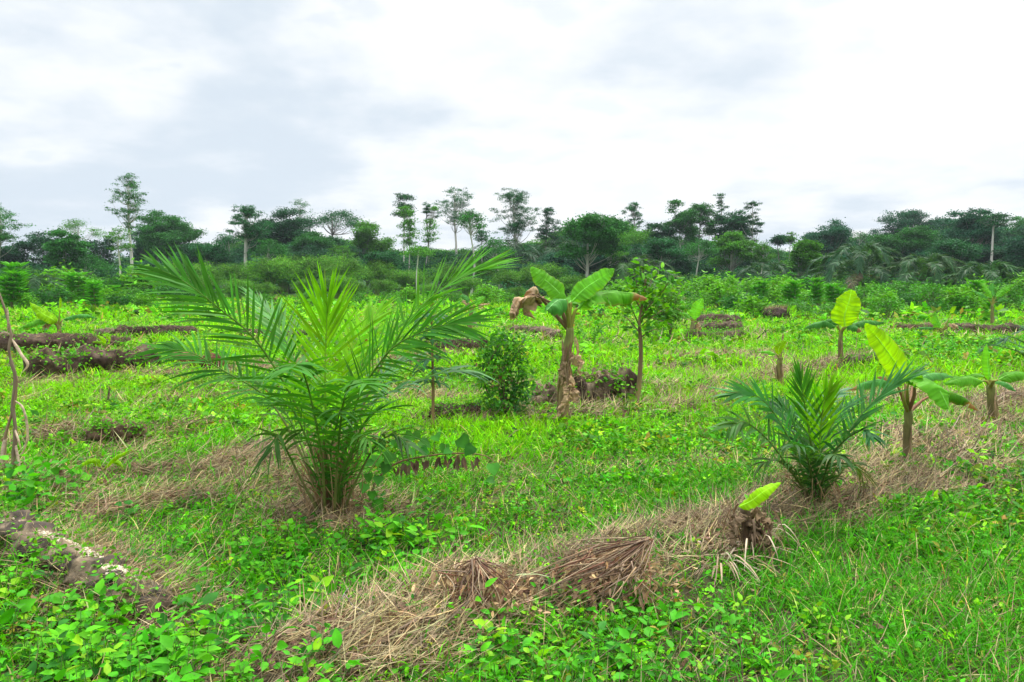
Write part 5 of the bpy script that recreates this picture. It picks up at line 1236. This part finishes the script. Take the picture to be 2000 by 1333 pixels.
st.build('stems', M_stem, o); fo.build('foliage', M_weed, o); dd.build('dead_leaves', M_dry, o)
# bluish plant behind the large palm
g = gp(845, 838); D = g[1]; o = empty('young_tree', g, 'young tree with whorls of drooping bluish leaves, behind the large palm on its right', 'tree')
st = MB(); fo = MB(); C = spl([g, at(846, 760, D), at(844, 680, D), at(843, 612, D)], 20); V, Fq = tube(C, np.linspace(.022, .010, 20), 7, .1, 2); st.add(V, Fq, (.24, .15, .06))
for (y, L, n) in ((618, .20, 11), (640, .22, 9), (670, .24, 10), (700, .24, 10), (722, .22, 9), (748, .2, 7)):
    p = at(844, y, D); a = np.arange(n) * 6.283 / n + rs.rand(); e = .25 + .15 * rs.randn(n)
    for q in range(n):
        d = np.array([math.cos(a[q]) * math.cos(e[q]), math.sin(a[q]) * math.cos(e[q]), math.sin(e[q])]); C2 = spl([p, p + d * L * .45, p + d * L * .95 - [0, 0, .05], p + d * L * 1.2 - [0, 0, .14]], 8)
        banana_blade(fo, st, list(C2[[1, 3, 5, 7]]), .062, np.array([(.06, .17, .075), (.045, .15, .05)][q % 2]), (0, 0, 1), .35, wav=.004); V, Fq = tube(C2[:3], .004, 4); st.add(V, Fq, (.1, .16, .05))
st.build('trunk', M_stem, o); fo.build('crown', M_banana, o)
# vine trailing from the palm, dead leaves hanging from it
g = gp(722, 985); D = g[1] - .12; o = empty('trailing_vine', g, 'climbing vine with big round leaves and hanging dead leaves right of the large palm', 'vine')
st = MB(); fo = MB(); dd = MB(); C = spl([g, at(735, 940, D), at(775, 905, D), at(830, 892, D), (at(885, 886, D)), at(945, 890, D), at(975, 912, D)], 30); V, Fq = tube(C, np.linspace(.009, .004, 30), 6); st.add(V, Fq, (.20, .12, .05))
for (x, y, s_, dz) in ((898, 855, .115, 0), (870, 868, .08, .05), (925, 872, .10, -.05), (962, 906, .10, -.05), (965, 938, .07, 0), (850, 850, .09, .1), (820, 862, .10, 0), (790, 850, .09, .05), (765, 885, .10, -.1), (755, 905, .09, -.1), (735, 890, .09, -.05), (745, 860, .08, 0),
                       (780, 870, .08, -.1), (800, 880, .07, 0), (720, 925, .07, -.15), (740, 930, .08, -.1), (835, 878, .08, -.05), (715, 905, .08, -.1), (705, 870, .08, -.1), (712, 945, .08, -.2), (727, 960, .07, -.2), (770, 858, .09, 0), (808, 845, .08, .08), (880, 880, .07, 0), (738, 975, .11, -.2)):
    p = at(x, y, D + dz); ci = C[np.argmin(np.linalg.norm(C - p, axis=1))]; V, Fq = tube(spl([ci, p * .5 + ci * .5 + [0, .01, .01], p], 5), .002, 4); st.add(V, Fq, (.14, .17, .05))
    leaves(fo, 'heart', p[None], np.array([[rs.randn() * .6, -.3, -.35 + .3 * rs.randn()]]), np.array([[rs.randn() * .5, -.8, .75]]), s_, s_ * .95, jit((.055, .225, .022), 1, .15, .08))
for i in range(42):
    x = rs.rand() ** .8 * 175 + 765; p = C[np.argmin(np.abs((C[:, 0] / C[:, 1]) * F + 1000 - x))] + [0, rs.randn() * .03, -.01 - .03 * rs.rand()]
    leaves(dd, 'oval', p[None], np.array([[rs.randn() * .25, rs.randn() * .3, -1.0]]), np.array([[rs.randn(), -1, .1]]), .055 + .07 * rs.rand(), .022 + .02 * rs.rand(), jit((.17, .115, .075), 1, .25, .06))
st.build('stem', M_stem, o); fo.build('leaves', M_weed, o); dd.build('dead_leaves', M_dry, o)

# ================================================================ LOGS, HEAPS, STUMPS
def log(pts, r, label, name='log', cat='log', col=(.055, .040, .032), rough=.22, moss=.25, fungus=None, n=60, flatten=.85, group='rotting logs in the field', sink=.12, fib=1):
    P = np.array([gp(*p) for p in pts]); P[:, 2] += r * (1 - 2 * sink) * .9
    C = spl(P, n); g = P[len(P) // 2] * [1, 1, 1]; g = g.copy(); g[2] -= r * .6
    o = empty(name, g, label, cat, group); mb = MB(); k = 24
    tz = np.linspace(0, 1, n); rr = r * (.8 + .4 * vn(tz * 6, tz * 0, int(r * 977 + pts[0][0]) % 99)) * np.clip(np.minimum(tz, 1 - tz) * 22, .45, 1) ** .5
    V, Fq = tube(C, rr, k, 0, 1)
    dv = V - np.repeat(np.vstack([C]), k, 0).reshape(-1, 3) if False else None
    nz = fbm(V[:, 0] * 1.1 / r, V[:, 1] * 1.8 / r + V[:, 2] * 2.6 / r, 81, 5)
    cidx = np.clip(np.repeat(np.arange(n), k), 0, n - 1); cen = np.vstack([C[cidx], C[0], C[-1]])
    V = cen + (V - cen) * (1 + rough * 3.2 * (nz - .5))[:, None] * [1, 1, flatten]
    V[:, 2] += rough * r * .7 * (vn(V[:, 0] * 14, V[:, 1] * 14, 3) - .5)
    aa = np.concatenate([np.tile(np.arange(k), n), [0, 0]]); al = np.concatenate([np.repeat(np.arange(n), k), [0, n - 1]]) * (np.linalg.norm(P[-1] - P[0]) / n)
    V = cen + (V - cen) * (1 + .42 * (fbm(aa * .9, al * 2.2 / r * .35, 86, 3) - .5))[:, None]
    f2 = fbm(V[:, 0] * 3, V[:, 1] * 3 + V[:, 2] * 4, 82, 3)[:, None]
    c = np.array(col) * [1.0, .9, .75] * (.35 + 1.5 * f2); c = np.where(f2 > .66, np.array([.095, .068, .045]) * (.6 + .6 * f2), c)
    if fungus: pl = sst(fbm(V[:, 0] * 9, V[:, 1] * 9 + V[:, 2] * 5, 84, 3), .5, .62)[:, None]; c = c * (1 - pl) + np.array([.20, .150, .095]) * pl
    mb.add(V, Fq, c); b_ = mb.build('bark', M_bark, o)
    # fibres, straw and small weeds lying on it
    m = int(40 * len(pts) + 900 * r) * fib; top = C[rs.randint(0, n, m)]; a = rs.randn(m) * .8
    T = unit(C[-1] - C[0]); Sx = np.array([-T[1], T[0], 0]); Q = top + Sx * (np.sin(a) * r * .95)[:, None] + np.array([0, 0, 1.0]) * (np.cos(a) * r * flatten * .98)[:, None]
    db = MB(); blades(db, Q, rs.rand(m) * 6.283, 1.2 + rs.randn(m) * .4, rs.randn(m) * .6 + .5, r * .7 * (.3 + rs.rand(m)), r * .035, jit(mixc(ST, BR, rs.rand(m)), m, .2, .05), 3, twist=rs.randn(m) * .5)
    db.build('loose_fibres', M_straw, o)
    if moss:
        m = int(130 * moss * len(pts)); top = C[rs.randint(0, n, m)]; a = rs.randn(m) * 1.0; Q = top + Sx * (np.sin(a) * r * 1.05)[:, None] + np.array([0, 0, 1.0]) * (np.cos(a) * r * flatten)[:, None]
        wm = MB()
        for q in Q[::3]: leafy_cluster(wm, q + [0, 0, .02], 9, r * .28, min(.07, max(.03, r * .25)), .65, [(.08, .30, .012), (.14, .40, .010)][rs.randint(2)])
        wm.build('creeper', M_weed, o)
    if fungus:
        fg = MB()
        for (t0, t1, cnt) in fungus:
            for q in range(cnt):
                t = np.clip((t0 + t1) / 2 + (t1 - t0) * .24 * rs.randn(), 0, 1); c0 = C[int(t * (n - 1))]; a = .25 + rs.randn() * .34; p = c0 + Sx * math.sin(a) * r * .9 + np.array([0, 0, math.cos(a) * r * flatten * 1.03]) + T * rs.randn() * .01
                rad = .004 + .010 * rs.rand() ** 1.5; k2 = 7; th = np.arange(k2) * 6.283 / k2; ring = np.stack([np.cos(th), np.sin(th) * (.7 + .4 * rs.rand()), .25 * rs.randn(k2)], -1) * rad * (.8 + .4 * rs.rand(k2, 1)); tilt = rs.randn() * .3
                ring[:, 2] += ring[:, 0] * tilt
                Vf = np.vstack([p + ring, p + ring * .55 + [0, 0, rad * .5], p + [0, 0, rad * .55], p + ring * .6 - [0, 0, rad * .5]])
                j = np.arange(k2); j2 = (j + 1) % k2
                fg.add(Vf, [np.stack([j, j2, j2 + k2, j + k2], -1), np.stack([j2, j, j + 2 * k2 + 1, j2 + 2 * k2 + 1], -1), np.stack([j + k2, j2 + k2, np.full(k2, 2 * k2)], -1)], np.array([.62, .53, .38]) * (.75 + .4 * rs.rand()))
        tag(fg.build('shelf_fungus', M_fungus, o), 'cream white shelf fungus', kind='stuff')
    return o
log([(-10, 1030), (75, 1080), (150, 1120), (225, 1165), (318, 1216)], .125, 'fallen rotting log crusted with white fungus in the lower left corner', moss=.5, fungus=[(.12, .42, 190), (.40, .62, 220), (.62, .82, 260)], n=120, rough=.40, col=(.060, .052, .048), sink=.30, fib=3, flatten=.72)
log([(-40, 690), (40, 692), (120, 690), (188, 686)], .31, 'long black rotting log behind the left banana plant, running out of the left edge', moss=.2)
log([(192, 685), (222, 682), (256, 681)], .2, 'short dark log in line with the long black log at left', moss=.2)
log([(60, 742), (150, 734), (230, 728), (300, 722)], .30, 'mossy dark log overgrown with weeds, front left log', moss=.6, rough=.4)
log([(338, 716), (385, 722), (432, 725)], .19, 'reddish brown log end left of the large palm', col=(.11, .05, .03), moss=.2)
log([(190, 660), (225, 660)], .18, 'pale weathered log stub in the left midfield', col=(.16, .13, .11), moss=.3)
log([(228, 660), (290, 660), (385, 660)], .25, 'dark flat log in the left midfield beyond the long black log', moss=.3)
log([(470, 660), (540, 662), (600, 664)], .18, 'dark log glimpsed behind the left fronds of the large palm', moss=.4)
log([(850, 694), (900, 692), (950, 690)], .25, 'dark rotting log left of the vine covered bush', moss=.5)
log([(1000, 652), (1040, 655), (1092, 664)], .20, 'greyish log lying behind the tallest banana plant', col=(.12, .095, .075), moss=.2)
log([(840, 815), (885, 818), (935, 812)], .11, 'low crumbling log between the large palm and the vine covered bush', moss=.7, rough=.4)
log([(1040, 800), (1085, 800), (1130, 792)], .20, 'broken rotting log with pale wood directly behind the tallest banana stem', col=(.085, .06, .045), moss=.4, rough=.45, fungus=[(.1, .3, 30)])
log([(1120, 795), (1165, 790), (1216, 782)], .30, 'thick mossy log with a whitish scar right of the tallest banana stem', moss=.35, rough=.42, fungus=[(.4, .5, 40)])
log([(1212, 770), (1245, 755)], .12, 'dark slanting log end behind the sapling stem', moss=.1, col=(.045, .035, .03), sink=.1)
log([(1365, 638), (1400, 640), (1440, 640)], .30, 'upper of two stacked dark logs at far right of centre', moss=.2)
log([(1360, 654), (1400, 655), (1452, 655)], .28, 'lower of two stacked dark logs at far right of centre', col=(.10, .08, .065), moss=.3)
log([(1340, 668), (1380, 668), (1450, 664)], .20, 'weedy low log in front of the two stacked dark logs', moss=1.0)
log([(1745, 648), (1790, 650), (1830, 650)], .20, 'low brown log far off between the two right banana plants', moss=.4, col=(.1, .07, .05))
log([(1860, 650), (1920, 652), (1990, 650)], .20, 'dark log in the weeds near the right edge', moss=.5)
log([(1650, 718), (1690, 712), (1725, 702)], .12, 'dark crumbled wood at the end of the middle straw row', moss=.5, rough=.45)
log([(912, 640), (925, 648)], .22, 'small grey stump in the midfield left of the vine covered bush', name='stump', cat='stump', moss=.1, col=(.13, .11, .1))
log([(1500, 628), (1518, 629), (1536, 629)], .42, 'round dark root mound at the edge of the shrub belt', name='root_mound', cat='stump', col=(.06, .045, .045), moss=.1, sink=.05)
log([(1604, 628), (1630, 628)], .25, 'small dark root mound behind the upright yellow green leaf', name='root_mound', cat='stump', moss=.2)
log([(170, 866), (225, 862), (285, 862)], .13, 'earthy mound of grey decaying wood and roots in the left foreground', moss=.6, rough=.45, col=(.12, .085, .06))
# wooden stake
g = gp(211, 798); mb = MB(); V, Fq = tube(spl([g - [0, 0, .05], at(212, 775, g[1]), at(214, 755, g[1])], 7), [.016, .017, .015, .013, .011, .008, .003], 7, .2, 4); mb.add(V, Fq, (.085, .055, .04)); tag(mb.build('stake', M_bark, origin=g), 'thin dark wooden stake standing in the grass at left', 'stake')

# dry brush heaps: bent twigs hanging from a knot, dead leaves below
def brush(c, apex, spreads, label, col, nl=240):
    g = gp(*c); D = g[1]; A = at(*apex, D); o = empty('brush_heap', g, label, 'brush heap', 'heaps of dry brush')
    tw = MB(); dl = MB()
    for (x0_, y0_, x1_, y1_, cnt) in spreads:
        for i in range(int(cnt * .7)):
            u = rs.rand(); ex, ey = x0_ + (x1_ - x0_) * u + rs.randn() * 6, y0_ + (y1_ - y0_) * u + rs.randn() * 5
            e = gp(ex, ey) + [0, rs.randn() * .06, .01 + .03 * rs.rand()]; s0 = A + rs.randn(3) * .012
            if rs.rand() < .45: s0 = A * .6 + e * .4 + rs.randn(3) * [.08, .08, .03]; e = e + rs.randn(3) * [.16, .10, .01]
            e = s0 + (e - s0) * (.75 + .45 * rs.rand()); e[2] = max(e[2], gz(e[0], e[1]) + .01); m = (s0 + e) / 2 + np.array([rs.randn() * .05, rs.randn() * .05, -.01 + .05 * rs.rand()])
            C = spl([s0, m, e], 9); V, Fq = tube(C, np.linspace(.0034, .0012, 9) * (.45 + .9 * rs.rand()), 5); tw.add(V, Fq, np.array(col[rs.randint(len(col))]) * (.7 + .6 * rs.rand()))
            for q in range(rs.randint(0, 4)):
                p = C[rs.randint(4, 9)]; leaves(dl, 'oval', (p + rs.randn(3) * .01)[None], np.array([[rs.randn() * .4, rs.randn() * .3 - .2, -1]]), np.array([[rs.randn() * .6, -1, .3]]), .035 + .04 * rs.rand(), .014 + .014 * rs.rand(), jit((.42, .28, .16), 1, .25, .05))
    tt_ = rs.rand(nl) ** 1.6 * .7; core = A * tt_[:, None] + g * (1 - tt_[:, None]) + rs.randn(nl, 3) * np.stack([.20 - .16 * tt_, .10 - .05 * tt_, tt_ * 0 + .015], -1)
    leaves(dl, 'oval', core, rdir(nl, -.6), rdir(nl, .4), .03 + .04 * rs.rand(nl), .018, jit((.42, .28, .15), nl, .35, .05))
    tw.build('twigs', M_stem, o); dl.build('dead_leaves', M_dry, o)
RB = [(.16, .065, .035), (.11, .06, .035), (.30, .19, .10), (.40, .30, .18), (.22, .15, .10)]
brush((930, 1180), (928, 1098), [(850, 1155, 900, 1200, 45), (900, 1210, 990, 1225, 65), (990, 1215, 1040, 1160, 50), (880, 1150, 980, 1140, 20)], 'tent shaped heap of dry reddish twigs and dead leaves in the centre foreground', RB, 330)
brush((1190, 1170), (1268, 1055), [(1070, 1130, 1110, 1190, 60), (1110, 1190, 1200, 1200, 70), (1200, 1200, 1250, 1160, 35), (1080, 1090, 1100, 1130, 40)], 'swept heap of dark red bent twigs right of the tent shaped heap', RB, 420)
brush((1890, 800), (1960, 768), [(1900, 800, 1960, 810, 30), (1990, 760, 2060, 790, 40)], 'pile of dry sticks beside the banana plant at the right edge', [(.30, .21, .13), (.20, .14, .09)], 60)
# bare grey twig
g = gp(672, 1215); D = g[1]; tw = MB()
for pts in ([(672, 1160), (655, 1195), (642, 1228)], [(672, 1160), (668, 1190), (664, 1215)], [(672, 1160), (690, 1185), (708, 1215), (712, 1245)], [(690, 1185), (705, 1190), (712, 1200)], [(680, 1150), (672, 1160)], [(690, 1185), (695, 1215), (698, 1250)]):
    C = spl([at(x, y, D + rs.randn() * .02) for x, y in pts], 8); V, Fq = tube(C, np.linspace(.0032, .0018, 8), 5, .2, 3); tw.add(V, Fq, (.42, .37, .33))
tag(tw.build('dead_twig', M_stem, origin=g), 'bare grey forked twig standing in the weeds in the lower centre', 'twig')
# long sticks in the foreground mulch
for (a, b_, lab) in (((640, 1325), (700, 1262), 'dark bent stick poking out of the straw at the bottom'), ((900, 1290), (1010, 1255), 'pale dry stick lying across the straw at the bottom centre'), ((1848, 1108), (1930, 1130), 'brown dry stick in the grass at the lower right')):
    p, q = gp(*a), gp(*b_); mb = MB(); V, Fq = tube(spl([p + [0, 0, .01], (p + q) / 2 + [0, 0, .035], q + [0, 0, .03]], 9), np.linspace(.006, .003, 9), 6, .2, 2); mb.add(V, Fq, (.20, .12, .07) if 'pale' not in lab else (.42, .30, .17)); tag(mb.build('stick', M_stem, origin=p), lab, 'stick')

# ================================================================ HAZE
mh = bpy.data.materials.new('haze'); mh.use_nodes = True
t = mh.node_tree; t.nodes.clear(); o_ = t.nodes.new('ShaderNodeOutputMaterial'); pv = t.nodes.new('ShaderNodeVolumePrincipled')
pv.inputs['Color'].default_value = (.80, .90, 1.0, 1); pv.inputs['Density'].default_value = 0.00020; pv.inputs['Anisotropy'].default_value = .2
t.links.new(pv.outputs[0], o_.inputs['Volume'])
x0, x1, y0_, y1_, z0, z1 = -240, 240, -30, 300, -2.5, 42
Vh = [(x0, y0_, z0), (x1, y0_, z0), (x1, y1_, z0), (x0, y1_, z0), (x0, y0_, z1), (x1, y0_, z1), (x1, y1_, z1), (x0, y1_, z1)]
me = bpy.data.meshes.new('haze'); me.from_pydata(Vh, [], [(3, 2, 1, 0), (4, 5, 6, 7), (0, 1, 5, 4), (1, 2, 6, 5), (2, 3, 7, 6), (3, 0, 4, 7)]); me.materials.append(mh)
hz_ = bpy.data.objects.new('haze', me); COL.objects.link(hz_); hz_['kind'] = 'stuff'; hz_['label'] = 'thin damp haze over the field and forest'
